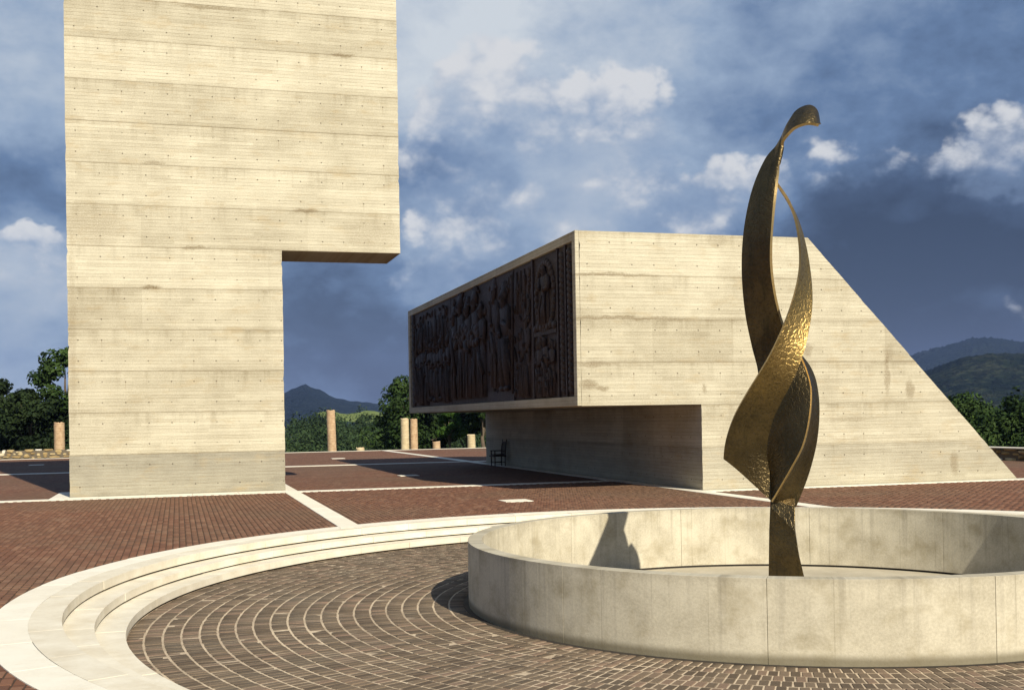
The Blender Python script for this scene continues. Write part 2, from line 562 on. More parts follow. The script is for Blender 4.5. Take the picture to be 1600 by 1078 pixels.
def f_plaza(g, setp, bump):
    P = g.pos()
    x, y, z = g.sep(P)
    n = g.node('ShaderNodeTexBrick', offset=0.5, offset_frequency=2, squash=1.0)
    g.put(n.inputs['Vector'], g.comb(y, x, 0.0))
    n.inputs['Color1'].default_value = (0, 0, 0, 1)
    n.inputs['Color2'].default_value = (1, 1, 1, 1)
    n.inputs['Mortar'].default_value = (0.5, 0.5, 0.5, 1)
    n.inputs['Scale'].default_value = 1.0
    n.inputs['Mortar Size'].default_value = 0.008
    n.inputs['Mortar Smooth'].default_value = 0.2
    n.inputs['Bias'].default_value = 0.0
    n.inputs['Brick Width'].default_value = 0.22
    n.inputs['Row Height'].default_value = 0.11
    r = g.sep(S(g, n.outputs['Color']))[0]
    zone = g.noise(P, 0.11, 4.0, 0.55)
    mid = g.noise(P, 0.9, 5.0, 0.6)
    tone = g.noise(g.vmath('MULTIPLY', P, (0.06, 0.5, 1)), 1.0, 4.0, 0.6)
    c = g.ramp(r, [(0.0, (0.135, 0.060, 0.035)), (0.35, (0.172, 0.076, 0.043)), (0.7, (0.20, 0.092, 0.053)), (1.0, (0.245, 0.13, 0.078))])
    c = g.mix(g.remap(zone, 0.44, 0.62, 0.0, 0.6), c, (0.155, 0.10, 0.06))
    c = g.mix(g.remap(mid, 0.55, 0.8, 0.0, 0.5), c, (0.21, 0.15, 0.10))
    c = g.mix(g.remap(tone, 0.5, 0.75, 0.0, 0.5), c, (0.22, 0.145, 0.095))
    c = g.mix(S(g, n.outputs['Fac']) * 0.9, c, (0.055, 0.04, 0.028))
    setp(color=c, rough=0.88, spec=0.2)
    bump(1.0 - S(g, n.outputs['Fac']), 0.5, 0.008)


M['plaza'] = material('brick_paving', f_plaza)


def f_pitbrick(g, setp, bump):
    P = g.pos()
    r = g.rand()
    mid = g.noise(P, 0.7, 5.0, 0.62)
    fine = g.noise(P, 55.0, 3.0, 0.75)
    c = g.ramp(r, [(0.0, (0.10, 0.071, 0.046)), (0.4, (0.145, 0.105, 0.068)), (0.75, (0.19, 0.138, 0.09)), (1.0, (0.24, 0.158, 0.107))])
    c = g.mix(g.remap(mid, 0.5, 0.75, 0.0, 0.6), c, (0.17, 0.14, 0.10))
    c = g.mix(g.remap(fine, 0.35, 0.65, 0.35, 0.0), c, (0.035, 0.027, 0.02))
    setp(color=c, rough=0.85, spec=0.3)
    bump(fine, 0.6, 0.005)


M['pitbrick'] = material('dark_paving_brick', f_pitbrick)


def f_mortar(g, setp, bump):
    P = g.pos()
    a = g.noise(P, 1.1, 4.0, 0.6)
    b = g.noise(P, 30.0, 3.0, 0.7)
    c = g.mix(g.remap(a, 0.35, 0.7, 0.0, 1.0), (0.62, 0.50, 0.35), (0.40, 0.31, 0.22))
    d = g.noise(P, 3.4, 4.0, 0.65)
    c = g.mix(g.remap(b, 0.5, 0.7, 0.0, 0.5), c, (0.20, 0.15, 0.11))
    c = g.mix(g.remap(d, 0.48, 0.64, 0.0, 0.35), c, (0.18, 0.135, 0.09))
    setp(color=c, rough=0.95, spec=0.1)
    bump(b, 0.6, 0.006)


M['mortar'] = material('sandy_mortar', f_mortar)


def plain(c1, c2, scale=6.0, rough=0.8, metal=0.0, bstr=0.4, bd=0.01, spec=0.3):
    def fn(g, setp, bump):
        P = g.pos()
        a = g.noise(P, scale, 6.0, 0.62)
        b = g.noise(P, scale * 9, 3.0, 0.7)
        f = g.math('ADD', (a - 0.5) * 2.2 + 0.5, (b - 0.5) * 0.6, clamp=True)
        c = g.mix(f, c1, c2)
        c = g.mix(g.rand() * 0.30, c, tuple(q * 0.68 for q in c1))
        setp(color=c, rough=rough, metal=metal, spec=spec)
        bump(a + b * 0.4, bstr, bd)
    return fn


M['tread'] = material('yellowed_limestone', plain((0.80, 0.74, 0.605), (0.61, 0.53, 0.39), 2.2, 0.85))
M['basin'] = material('basin_concrete', plain((0.55, 0.49, 0.37), (0.36, 0.31, 0.22), 1.6, 0.9))
M['gap_shade'] = material('dark_gap_shade', plain((0.03, 0.025, 0.02), (0.055, 0.045, 0.035)))  # near-black, paints the shade in the gaps at the ring wall
M['core'] = material('joint_shadow', plain((0.10, 0.08, 0.055), (0.16, 0.13, 0.09)))
M['wood'] = material('dark_chair_wood', plain((0.022, 0.014, 0.010), (0.05, 0.03, 0.02), 18.0, 0.5))


def f_rubble(g, setp, bump):
    P = g.pos()
    r = g.rand()
    a = g.noise(P, 6.0, 5.0, 0.65)
    c = g.ramp(r, [(0.0, (0.24, 0.165, 0.075)), (0.35, (0.38, 0.28, 0.13)), (0.7, (0.50, 0.40, 0.22)), (0.93, (0.56, 0.48, 0.30)), (1.0, (0.75, 0.72, 0.64))])
    c = g.mix(g.remap(a, 0.4, 0.7, 0.0, 0.6), c, (0.20, 0.14, 0.07))
    setp(color=c, rough=0.92, spec=0.2)
    bump(a, 0.7, 0.03)


M['rubble'] = material('yellow_rubble_stone', f_rubble)
M['column'] = material('brick_column', plain((0.64, 0.47, 0.29), (0.38, 0.22, 0.12), 5.0, 0.92, bd=0.03))
M['column_pale'] = material('pale_brick_column', plain((0.72, 0.60, 0.38), (0.46, 0.33, 0.18), 5.0, 0.92, bd=0.03))
M['bark'] = material('grey_bark', plain((0.17, 0.13, 0.09), (0.07, 0.05, 0.035), 5.0, 0.95, bd=0.03))
M['grass'] = material('dark_grass', plain((0.045, 0.06, 0.02), (0.08, 0.09, 0.035), 0.5, 0.95, bd=0.05))
M['field'] = material('sunlit_meadow', plain((0.17, 0.20, 0.05), (0.10, 0.15, 0.035), 0.2, 0.95, bd=0.05))


def f_relief(g, setp, bump):
    P = g.pos()
    a = g.noise(P, 2.5, 6.0, 0.65)
    b = g.noise(P, 16.0, 5.0, 0.7)
    v = g.voro(P, 9.0, 'DISTANCE_TO_EDGE')
    r = g.rand()
    c = g.mix(g.remap(a, 0.35, 0.7, 0.0, 1.0), (0.028, 0.019, 0.016), (0.066, 0.043, 0.033))
    c = g.mix(r * 0.4, c, (0.085, 0.046, 0.030))
    c = g.mix(g.remap(b, 0.5, 0.7, 0.0, 0.5), c, (0.02, 0.013, 0.012))
    setp(color=c, rough=0.5, metal=0.0, spec=0.28)
    bump(b * 0.8 + g.remap(v, 0.0, 0.12, 0.0, 0.6), 0.8, 0.03)


M['relief'] = material('dark_bronze_relief', f_relief)


def m_bronze(worn_or_sheen):
    def fn(g, setp, bump):
        P = g.obj()
        a = g.noise(P, 1.6, 5.0, 0.6)
        b = g.noise(P, 22.0, 4.0, 0.65)
        st = g.noise(g.vmath('MULTIPLY', P, (9.0, 9.0, 0.9)), 1.0, 5.0, 0.65)
        v = g.voro(g.vmath('ADD', P, g.vmath('MULTIPLY', g.noise(P, 9.0, 4.0, 0.6, color=True), (0.16, 0.16, 0.16))), 13.0, 'DISTANCE_TO_EDGE')
        cell = g.remap(v, 0.0, 0.20, 0.0, 1.0, True)
        c = g.mix(g.remap(a, 0.35, 0.68, 0.0, 1.0), (0.155, 0.112, 0.050), (0.078, 0.058, 0.030))
        c = g.mix(g.remap(st, 0.52, 0.72, 0.0, 0.6), c, (0.035, 0.036, 0.022))
        if worn_or_sheen:                                     # the sun's gold sheen on the middle twist, painted into the base colour
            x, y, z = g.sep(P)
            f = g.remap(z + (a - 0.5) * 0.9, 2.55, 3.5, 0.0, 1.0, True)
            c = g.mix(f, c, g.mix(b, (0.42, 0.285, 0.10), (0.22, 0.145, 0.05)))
        c = g.mix(g.remap(b, 0.50, 0.72, 0.0, 0.5), c, (0.03, 0.022, 0.012))
        setp(color=c, rough=g.remap(b, 0.3, 0.7, 0.30, 0.44), metal=0.92)
        bump(cell * 0.6 + b * 0.9, 0.42, 0.011)
    return fn


M['bronze'] = material('dark_patina_bronze', m_bronze(False))
M['bronze_sunlit'] = material('sunlit_golden_bronze', m_bronze(True))


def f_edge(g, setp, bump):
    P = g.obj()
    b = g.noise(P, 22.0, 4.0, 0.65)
    setp(color=g.mix(b, (0.62, 0.46, 0.21), (0.34, 0.23, 0.09)), rough=0.4, metal=0.8)  # lighter gold paints the sun's glint along the ribbon rims
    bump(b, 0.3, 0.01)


M['edge'] = material('sunlit_bronze_edge', f_edge)


def m_leaf(c1, c2, c3, haze=0.0):
    def fn(g, setp, bump):
        r = g.rand()
        a = g.noise(g.pos(), 0.55, 3.0, 0.55)
        c = g.mix(r, c1, c2)
        c = g.mix(g.remap(a, 0.45, 0.75, 0.0, 0.8), c, c3)
        w = g.noise(g.pos(), 0.16, 2.0, 0.5)
        c = g.mix(g.remap(w, 0.38, 0.60, 0.85, 0.0), c, tuple(q * 0.5 for q in c1))
        setp(color=c, rough=0.75, spec=0.12)
    return fn


M['leaf_dark'] = material('dark_leaves', m_leaf((0.012, 0.024, 0.008), (0.030, 0.048, 0.014), (0.045, 0.066, 0.018)))
M['leaf_mid'] = material('mid_green_leaves', m_leaf((0.020, 0.042, 0.010), (0.046, 0.082, 0.018), (0.068, 0.105, 0.024)))
M['leaf_bright'] = material('bright_green_leaves', m_leaf((0.06, 0.13, 0.02), (0.11, 0.20, 0.03), (0.15, 0.23, 0.035)))
M['leaf_far'] = material('distant_leaves', m_leaf((0.022, 0.044, 0.018), (0.045, 0.075, 0.026), (0.07, 0.095, 0.03)))


def m_mount(c1, c2, c3):
    def fn(g, setp, bump):
        P = g.pos()
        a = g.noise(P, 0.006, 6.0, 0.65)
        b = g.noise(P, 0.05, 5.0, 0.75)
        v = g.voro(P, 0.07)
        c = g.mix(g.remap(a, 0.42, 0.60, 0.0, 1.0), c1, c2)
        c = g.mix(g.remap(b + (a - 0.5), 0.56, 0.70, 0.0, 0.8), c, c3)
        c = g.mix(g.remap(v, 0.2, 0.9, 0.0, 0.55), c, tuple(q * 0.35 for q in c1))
        setp(color=c, rough=1.0, spec=0.0)
        bump(b - v * 0.6, 1.0, 18.0)
    return fn


M['mountain'] = material('forested_mountain', m_mount((0.010, 0.018, 0.014), (0.018, 0.028, 0.02), (0.024, 0.034, 0.022)))  # cloud shade is put into these very dark forest colours
M['hill'] = material('forested_hill', m_mount((0.007, 0.014, 0.009), (0.020, 0.030, 0.016), (0.055, 0.062, 0.033)))  # darkened too for the cloud shadow lying on the slopes

# ------------------------------------------------------------------ key dimensions (metres)
BXL, BYF, BYB, BZT, BZB, BXR, BXT, BXB = 10.26, 28.64, 51.6, 7.09, 2.39, 13.885, 17.31, 24.31
TX0, TX1, TX2, TY, TTH, TZU, TTOP = -3.026, 3.132, 6.792, 35.23, 2.41, 7.329, 25.65
RCX, RCY, RR, RRI, RZ = 8.0732, 13.899, 4.454, 4.262, 0.457
PITZ = -0.40
S1, S2, S3, SB, SO = 8.674, 9.0, 9.33, 9.66, 10.06
PX0, PX1, PY0, PY1 = -46.0, 33.2, -40.0, 78.5


# ------------------------------------------------------------------ plaza sheet with the round pit cut out
def plaza():
    bm = bmesh.new()
    edges = []
    outer = [bm.verts.new(p) for p in ((PX0, PY0, 0), (PX1, PY0, 0), (PX1, PY1, 0), (PX0, PY1, 0))]
    hole = [bm.verts.new((RCX + (SO - 0.02) * math.cos(2 * math.pi * i / 160), RCY + (SO - 0.02) * math.sin(2 * math.pi * i / 160), 0)) for i in range(160)]
    for ring in (outer, hole):
        for i in range(len(ring)):
            edges.append(bm.edges.new((ring[i], ring[(i + 1) % len(ring)])))
    bmesh.ops.triangle_fill(bm, use_beauty=True, use_dissolve=False, edges=edges)
    bmesh.ops.recalc_face_normals(bm, faces=bm.faces)
    for f in bm.faces:
        if f.normal.z < 0:
            f.normal_flip()
    me = bpy.data.meshes.new('plaza')
    bm.to_mesh(me)
    bm.free()
    return tag(link('plaza_pavement', me, M['plaza']), kind='structure')


PLAZA = plaza()

BW, BH, GAP, ZT = 0.22, 0.11, 0.013, 0.013


def brick_local(l, w, h, jit=0.0):
    a, b = l / 2, w / 2
    c = 0.006
    return [(-b, -a, -0.02), (b, -a, -0.02), (b, a, -0.02), (-b, a, -0.02), (-b, -a, h - c), (b, -a, h - c), (b, a, h - c), (-b, a, h - c),
            (-b + c, -a + c, h), (b - c, -a + c, h), (b - c, a - c, h), (-b + c, a - c, h)]


BF = [(0, 1, 5, 4), (1, 2, 6, 5), (2, 3, 7, 6), (3, 0, 4, 7), (4, 5, 9, 8), (5, 6, 10, 9), (6, 7, 11, 10), (7, 4, 8, 11), (8, 9, 10, 11)]


def lay_bricks(parent, spots, meshdata, mat, n_obj=300):
    """spots: (x, y, z, rot, size index); the largest in the picture become parts, the rest one joined part"""
    def rank(s):
        x, y, d = to_px(s[:3])
        inside = -5 < x < 1605 and y < 1083
        return (0 if inside else 1, d)
    spots = sorted(spots, key=rank)
    for (x, y, z, a, k) in spots[:n_obj]:
        o = bpy.data.objects.new('brick', meshdata[k])
        o.location = (x, y, z)
        o.rotation_euler = (random.gauss(0, 0.013), random.gauss(0, 0.013), a + random.gauss(0, 0.014))
        COL.objects.link(o)
        o.parent = parent
    rest = np.array(spots[n_obj:])
    V = np.array([[v.co[:] for v in md.vertices] for md in meshdata])[rest[:, 4].astype(int)]
    V = V * np.array([1, 1, 1])
    rng = RNG
    V[:, 8:, 2] += rng.normal(0, 0.0015, (len(rest), 1))
    tx, ty = rng.normal(0, 0.013, len(rest)), rng.normal(0, 0.013, len(rest))
    V[:, :, 0] *= rng.uniform(0.94, 1.01, (len(rest), 1))
    V[:, :, 1] *= rng.uniform(0.97, 1.01, (len(rest), 1))
    V[:, :, 2] += V[:, :, 0] * tx[:, None] + V[:, :, 1] * ty[:, None]
    a = rest[:, 3] + rng.normal(0, 0.014, len(rest))
    ca, sa = np.cos(a)[:, None], np.sin(a)[:, None]
    X = V[:, :, 0] * ca - V[:, :, 1] * sa + rest[:, 0:1]
    Y = V[:, :, 0] * sa + V[:, :, 1] * ca + rest[:, 1:2]
    Z = V[:, :, 2] + rest[:, 2:3]
    verts = np.stack([X, Y, Z], -1).reshape(-1, 3)
    faces = (np.array(BF)[None] + (np.arange(len(rest)) * 12)[:, None, None]).reshape(-1, 4)
    o = link('brick_field', np_mesh('brick_field', verts, faces), mat, parent)
    o['kind'] = 'stuff'
    return o


STRIPS = [  # x0, y0, x1, y1 of the pale paving strips
    (3.02, 22.2, 3.45, 34.15), (3.02, 34.75, 3.45, 53.6), (3.02, 54.3, 3.45, 78.0),
    (-46.0, 34.15, -3.55, 34.75), (3.02, 34.15, 13.45, 34.75),
    (-46.0, 53.6, 13.45, 54.3), (13.95, 53.6, 33.0, 54.3),
    (13.45, 21.9, 13.88, 28.12), (13.45, 28.12, 13.88, 78.0),
    (13.88, 28.12, 33.0, 28.63),
    (-3.55, 34.15, 3.02, 35.22), (-3.55, 35.22, -3.03, 38.1),
    (-46.0, 78.0, 33.0, 78.5),
]


def strips():
    for (x0, y0, x1, y1) in STRIPS:
        long_x = (x1 - x0) > (y1 - y0)
        L = (x1 - x0) if long_x else (y1 - y0)
        n = max(1, round(L / 1.25)) if (L < 16 and y0 < 35) else max(1, round(L / 6))
        if x0 == 3.02 and y0 == 22.2:
            n = 9
        for i in range(n):
            a, b = i / n * L, (i + 1) / n * L - 0.006
            q = (x0 + a, y0, x0 + b, y1) if long_x else (x0, y0 + a, x1, y0 + b)
            h = 0.016 + random.uniform(-0.001, 0.002)
            v, f = prism_xz([(q[0], -0.02), (q[2], -0.02), (q[2], h), (q[0], h)], q[1], q[3])
            link('paving_slab', bevel_mesh('paving_slab', v, f, 0.004), M['stone'], PLAZA)
    for (x, y) in ((8.18, 27.58), (8.55, 63.6), (8.28, 42.07), (-7.33, 66.0)):
        v, f = prism_xz([(x - 0.36, -0.02), (x + 0.36, -0.02), (x + 0.36, 0.018), (x - 0.36, 0.018)], y - 0.36, y + 0.36)
        link('inlay_slab', bevel_mesh('inlay_slab', v, f, 0.004), M['stone'], PLAZA)


strips()


def plaza_bricks():
    md = []
    for k in range(3):
        me = bpy.data.meshes.new('brick')
        me.from_pydata(brick_local(BW - GAP - k * 0.003, BH - GAP - (k % 2) * 0.003, ZT), [], BF)
        me.materials.append(M['redbrick'])
        md.append(me)
    spots = []
    blocked = STRIPS[:1] + STRIPS[3:5] + STRIPS[7:11]
    for i in range(int(-14 / BH), int(30 / BH)):
        x = (i + 0.5) * BH
        for j in range(int(1 / BW), int(34.6 / BW)):
            y = (j + (0.0 if i % 2 == 0 else 0.5)) * BW + (BW / 2 if i % 2 else BW / 2)
            if y > 34.05:
                continue
            if (x - RCX) ** 2 + (y - RCY) ** 2 < (SO + 0.06) ** 2:
                continue
            if x > BXR - 0.1 and y > 28.0:
                continue
            if any(q[0] - 0.04 < x < q[2] + 0.04 and q[1] - 0.08 < y < q[3] + 0.08 for q in blocked):
                continue
            if abs(x - 8.18) < 0.40 and abs(y - 27.58) < 0.46:
                continue
            px, py, d = to_px((x, y, 0))
            if d < 1 or px < -260 or px > 1860 or py > 1500:
                continue
            spots.append((x, y, 0.0, 0.0, random.randrange(3)))
    lay_bricks(PLAZA, spots, md, M['redbrick'])


plaza_bricks()


# ------------------------------------------------------------------ sunken court: floor, concentric bricks
def disc_mesh(name, r0, r1, z, n=160):
    v, f = [], []
    for i in range(n):
        a = 2 * math.pi * i / n
        v += [(RCX + r0 * math.cos(a), RCY + r0 * math.sin(a), z), (RCX + r1 * math.cos(a), RCY + r1 * math.sin(a), z)]
        j = (i + 1) % n
        f.append((2 * i, 2 * i + 1, 2 * j + 1, 2 * j))
    me = bpy.data.meshes.new(name)
    me.from_pydata(v, [], f)
    return me


COURT = tag(link('court_floor', disc_mesh('court_floor', RR - 0.12, S1 + 0.25, PITZ - 0.0045), M['mortar']), kind='structure')
link('gap_shade', disc_mesh('gap_shade', RR - 0.10, RR + 0.075, PITZ - 0.0005), M['gap_shade'], COURT)  # flat dark ring standing in for the shade under the wall's outer foot


def court_bricks():
    md, spots = [], []
    ln = 0.2045
    rows = round((S1 + 0.02 - (RR + 0.06)) / ln)
    ln = (S1 + 0.02 - (RR + 0.06)) / rows
    for k in range(rows):
        r = RR + 0.06 + (k + 0.5) * ln
        n = int(round(2 * math.pi * r / 0.105))
        w = 2 * math.pi * r / n
        me = bpy.data.meshes.new('brick')
        me.from_pydata(brick_local(ln - 0.021, w - 0.014, 0.0), [], BF)
        me.materials.append(M['pitbrick'])
        md.append(me)
        ph = random.random()
        for i in range(n):
            a = 2 * math.pi * (i + ph) / n
            x, y = RCX + r * math.cos(a), RCY + r * math.sin(a)
            spots.append((x, y, PITZ + random.uniform(-0.002, 0.003), a - math.pi / 2, k))
    lay_bricks(COURT, spots, md, M['pitbrick'])


court_bricks()


def arc_block(name, r0, r1, a0, a1, z0, z1, mat, parent, bev=0.008, n=6):
    v, f = [], []
    o = parent.location
    for i in range(n + 1):
        a = a0 + (a1 - a0) * i / n
        for r_, z_ in ((r0, z0), (r1, z0), (r1, z1), (r0, z1)):
            v.append((RCX + r_ * math.cos(a) - o[0], RCY + r_ * math.sin(a) - o[1], z_ - o[2]))
    for i in range(n):
        b = i * 4
        for k in range(4):
            f.append((b + k, b + (k + 1) % 4, b + 4 + (k + 1) % 4, b + 4 + k))
    f.append((3, 2, 1, 0))
    b = n * 4
    f.append((b, b + 1, b + 2, b + 3))
    bm = bmesh.new()
    vs = [bm.verts.new(p) for p in v]
    for q in f:
        bm.faces.new([vs[i] for i in q])
    bmesh.ops.recalc_face_normals(bm, faces=bm.faces)
    sharp = [e for e in bm.edges if e.calc_face_angle(0) > 0.6]
    bmesh.ops.bevel(bm, geom=sharp, offset=bev, segments=2, affect='EDGES', profile=0.5)
    me = bpy.data.meshes.new(name)
    bm.to_mesh(me)
    bm.free()
    return link(name, me, mat, parent)


def steps():
    root = empty('circular_steps', (RCX, RCY, PITZ))
    tag(root, 'pale stone ring of three steps descending into the round sunken court', 'steps')
    hs = (PITZ / 3 * 2, PITZ / 3, 0.0)
    spec = [('step_block', S1, S2 + 0.05, PITZ + 0.028, hs[0], 44, 0.1), ('step_block', S2, S3 + 0.05, hs[0] + 0.026, hs[1], 46, 0.35),
            ('step_block', S3, SB, hs[1] + 0.026, 0.013, 47, 0.7), ('rim_block', SB + 0.004, SO, -0.15, 0.013, 45, 0.0)]
    for r_, za, zb in ((S1, PITZ - 0.05, PITZ + 0.03), (S2, hs[0] - 0.06, hs[0] + 0.03), (S3, hs[1] - 0.06, hs[1] + 0.03)):
        arc_block('step_base', r_ + 0.06, r_ + 0.30, 0.0, 2 * math.pi - 0.0001, za, zb, M['core'], root, bev=0.002, n=160)
    for name, r0, r1, z0, z1, n, ph in spec:
        cuts = [(i + ph + random.uniform(-0.10, 0.10)) / n * 2 * math.pi for i in range(n)]
        for i in range(n):
            a0, a1 = cuts[i], cuts[(i + 1) % n] + (2 * math.pi if i == n - 1 else 0)
            dz = random.uniform(-0.003, 0.003)
            arc_block(name, r0 + random.uniform(-0.004, 0.004), r1, a0 + 0.0003, a1 - 0.0003, z0, z1 + dz, M['stone'] if name == 'rim_block' else M['tread'], root, bev=0.002)


steps()


# ------------------------------------------------------------------ ring wall round the sculpture
def ring_wall():
    root = empty('ring_wall', (RCX, RCY, PITZ))
    tag(root, 'low circular concrete wall enclosing the bronze sculpture', 'wall')
    for k in range(12):
        a0 = R(-154.0 + 30 * k)
        a1 = R(-154.0 + 30 * (k + 1)) if k not in (0, 1) else R((-123.5, -94.3)[k])
        if k == 1:
            a0 = R(-123.5)
        if k == 2:
            a0, a1 = R(-94.3), R(-64.0)
        arc_block('wall_panel', RRI, RR, a0 + 0.0005, a1 - 0.0005, -0.522, RZ, M['ring'], root, bev=0.003, n=16)
    arc_block('wall_core', RRI + 0.02, RR - 0.02, 0.0, 2 * math.pi - 0.0001, -0.62, RZ - 0.02, M['gap_shade'], root, bev=0.002, n=120)
    return root


ring_wall()
BASIN = tag(link('basin_floor', disc_mesh('basin_floor', 0.0, 4.235, -0.55), M['basin']), kind='structure')
link('gap_shade', disc_mesh('gap_shade', 4.12, 4.30, -0.62), M['gap_shade'], BASIN)  # slot at the inner foot, its shade put into the colour
mb = MB()
for i in range(120):
    a0, a1 = 2 * math.pi * i / 120, 2 * math.pi * (i + 1) / 120
    mb.add([(RCX + 4.235 * math.cos(a), RCY + 4.235 * math.sin(a), z) for a, z in ((a0, -0.62), (a1, -0.62), (a1, -0.55), (a0, -0.55))], [(0, 1, 2, 3)])
mb.build('floor_edge', M['basin'], BASIN, origin=(0, 0, 0))


# ------------------------------------------------------------------ tower
def lift_part(root, poly, y0, y1, mat, name='concrete_lift', bev=0.004, worn_or_sheen=True):
    """one pour of concrete; its arrises wander a little and are chipped here and there"""
    if worn_or_sheen:
        n = len(poly)
        cx_, cz_ = sum(p[0] for p in poly) / n, sum(p[1] for p in poly) / n
        out = []
        for i in range(n):
            p, q = poly[i], poly[(i + 1) % n]
            out.append(p)
            if abs(q[1] - p[1]) < 0.5:               # only the outer ends, not the pour joints
                continue
            k = 9
            for j in range(1, k):
                t = (j + random.uniform(-0.3, 0.3)) / k
                x, z = p[0] + (q[0] - p[0]) * t, p[1] + (q[1] - p[1]) * t
                d = abs(random.gauss(0, 0.005)) + (random.uniform(0.01, 0.026) if random.random() < 0.06 else 0)
                out.append((x + math.copysign(d, cx_ - x), z))
        poly = out
    v, f = prism_xz(poly, y0, y1)
    if worn_or_sheen:
        return MB().add(v, f).build(name, mat, root)
    return link(name, bevel_mesh(name, v, f, bev, tuple(root.location)), mat, root)


def tower():
    root = empty('tower', ((TX0 + TX1) / 2, TY + TTH / 2, 0))
    tag(root, 'tall board-marked concrete slab tower with a square notch under its overhang', 'tower')
    lift = 1.2215
    for k in range(21):
        z0, z1 = k * lift + (0.0012 if k else -0.05), (k + 1) * lift - 0.0012
        dy = random.uniform(-0.004, 0.004)
        x1 = TX1 if k < 6 else TX2
        dx = random.uniform(-0.004, 0.004)
        lift_part(root, [(TX0 + dx, z0), (x1 + dx, z0), (x1 + dx, z1), (TX0 + dx, z1)], TY + dy, TY + TTH + dy, M['tower'])
    MB().box(TX0 + 0.03, TY + 0.03, -0.05, TX1 - 0.03, TY + TTH - 0.03, TZU + 0.1).box(TX0 + 0.03, TY + 0.03, TZU + 0.1, TX2 - 0.03, TY + TTH - 0.03, 21 * lift - 0.03).build('core', M['core'], root)


tower()


# ------------------------------------------------------------------ wedge block
def block():
    root = empty('wedge_block', ((BXR + BXB) / 2, (BYF + BYB) / 2, 0))
    tag(root, 'wedge-shaped concrete block with sloping end, overhanging on its relief side', 'monument block')
    lift = BZT / 6
    FD = 0.12
    sl = (BXB - BXT) / BZT

    def xs(z):
        return BXB - sl * z
    for k in range(6):
        z0, z1 = k * lift + (0.0012 if k else -0.03), (k + 1) * lift - 0.0012
        if k == 2:
            z0 = BZB
        if k == 1:
            z1 = BZB - 0.003
        x0 = BXR if k < 2 else BXL + FD
        dy = random.uniform(-0.004, 0.004)
        poly = [(x0, z0), (xs(z0), z0), (xs(z1), z1), (x0, z1)]
        lift_part(root, poly, BYF + dy, BYB + dy, M['block'])
    # concrete border standing proud round the relief
    for (y0, y1, z0, z1) in ((BYF - 0.006, BYF + 0.25, BZB + 0.002, BZT + 0.004), (BYB - 0.36, BYB + 0.006, BZB + 0.002, BZT + 0.004),
                             (BYF + 0.252, BYB - 0.362, BZT - 0.25, BZT + 0.003), (BYF + 0.252, BYB - 0.362, BZB + 0.001, BZB + 0.26)):
        lift_part(root, [(BXL, z0), (BXL + FD - 0.003, z0), (BXL + FD - 0.003, z1), (BXL, z1)], y0, y1, M['block'], 'border_beam', 0.01, worn_or_sheen=False)
    v, f = prism_xz([(BXR + 0.03, -0.03), (xs(0) - 0.08, -0.03), (xs(BZT) - 0.06, BZT - 0.03), (BXL + FD + 0.03, BZT - 0.03), (BXL + FD + 0.03, BZB + 0.05), (BXR + 0.03, BZB + 0.05)], BYF + 0.03, BYB - 0.03)
    MB().add(v, f).build('core', M['core'], root)


block()


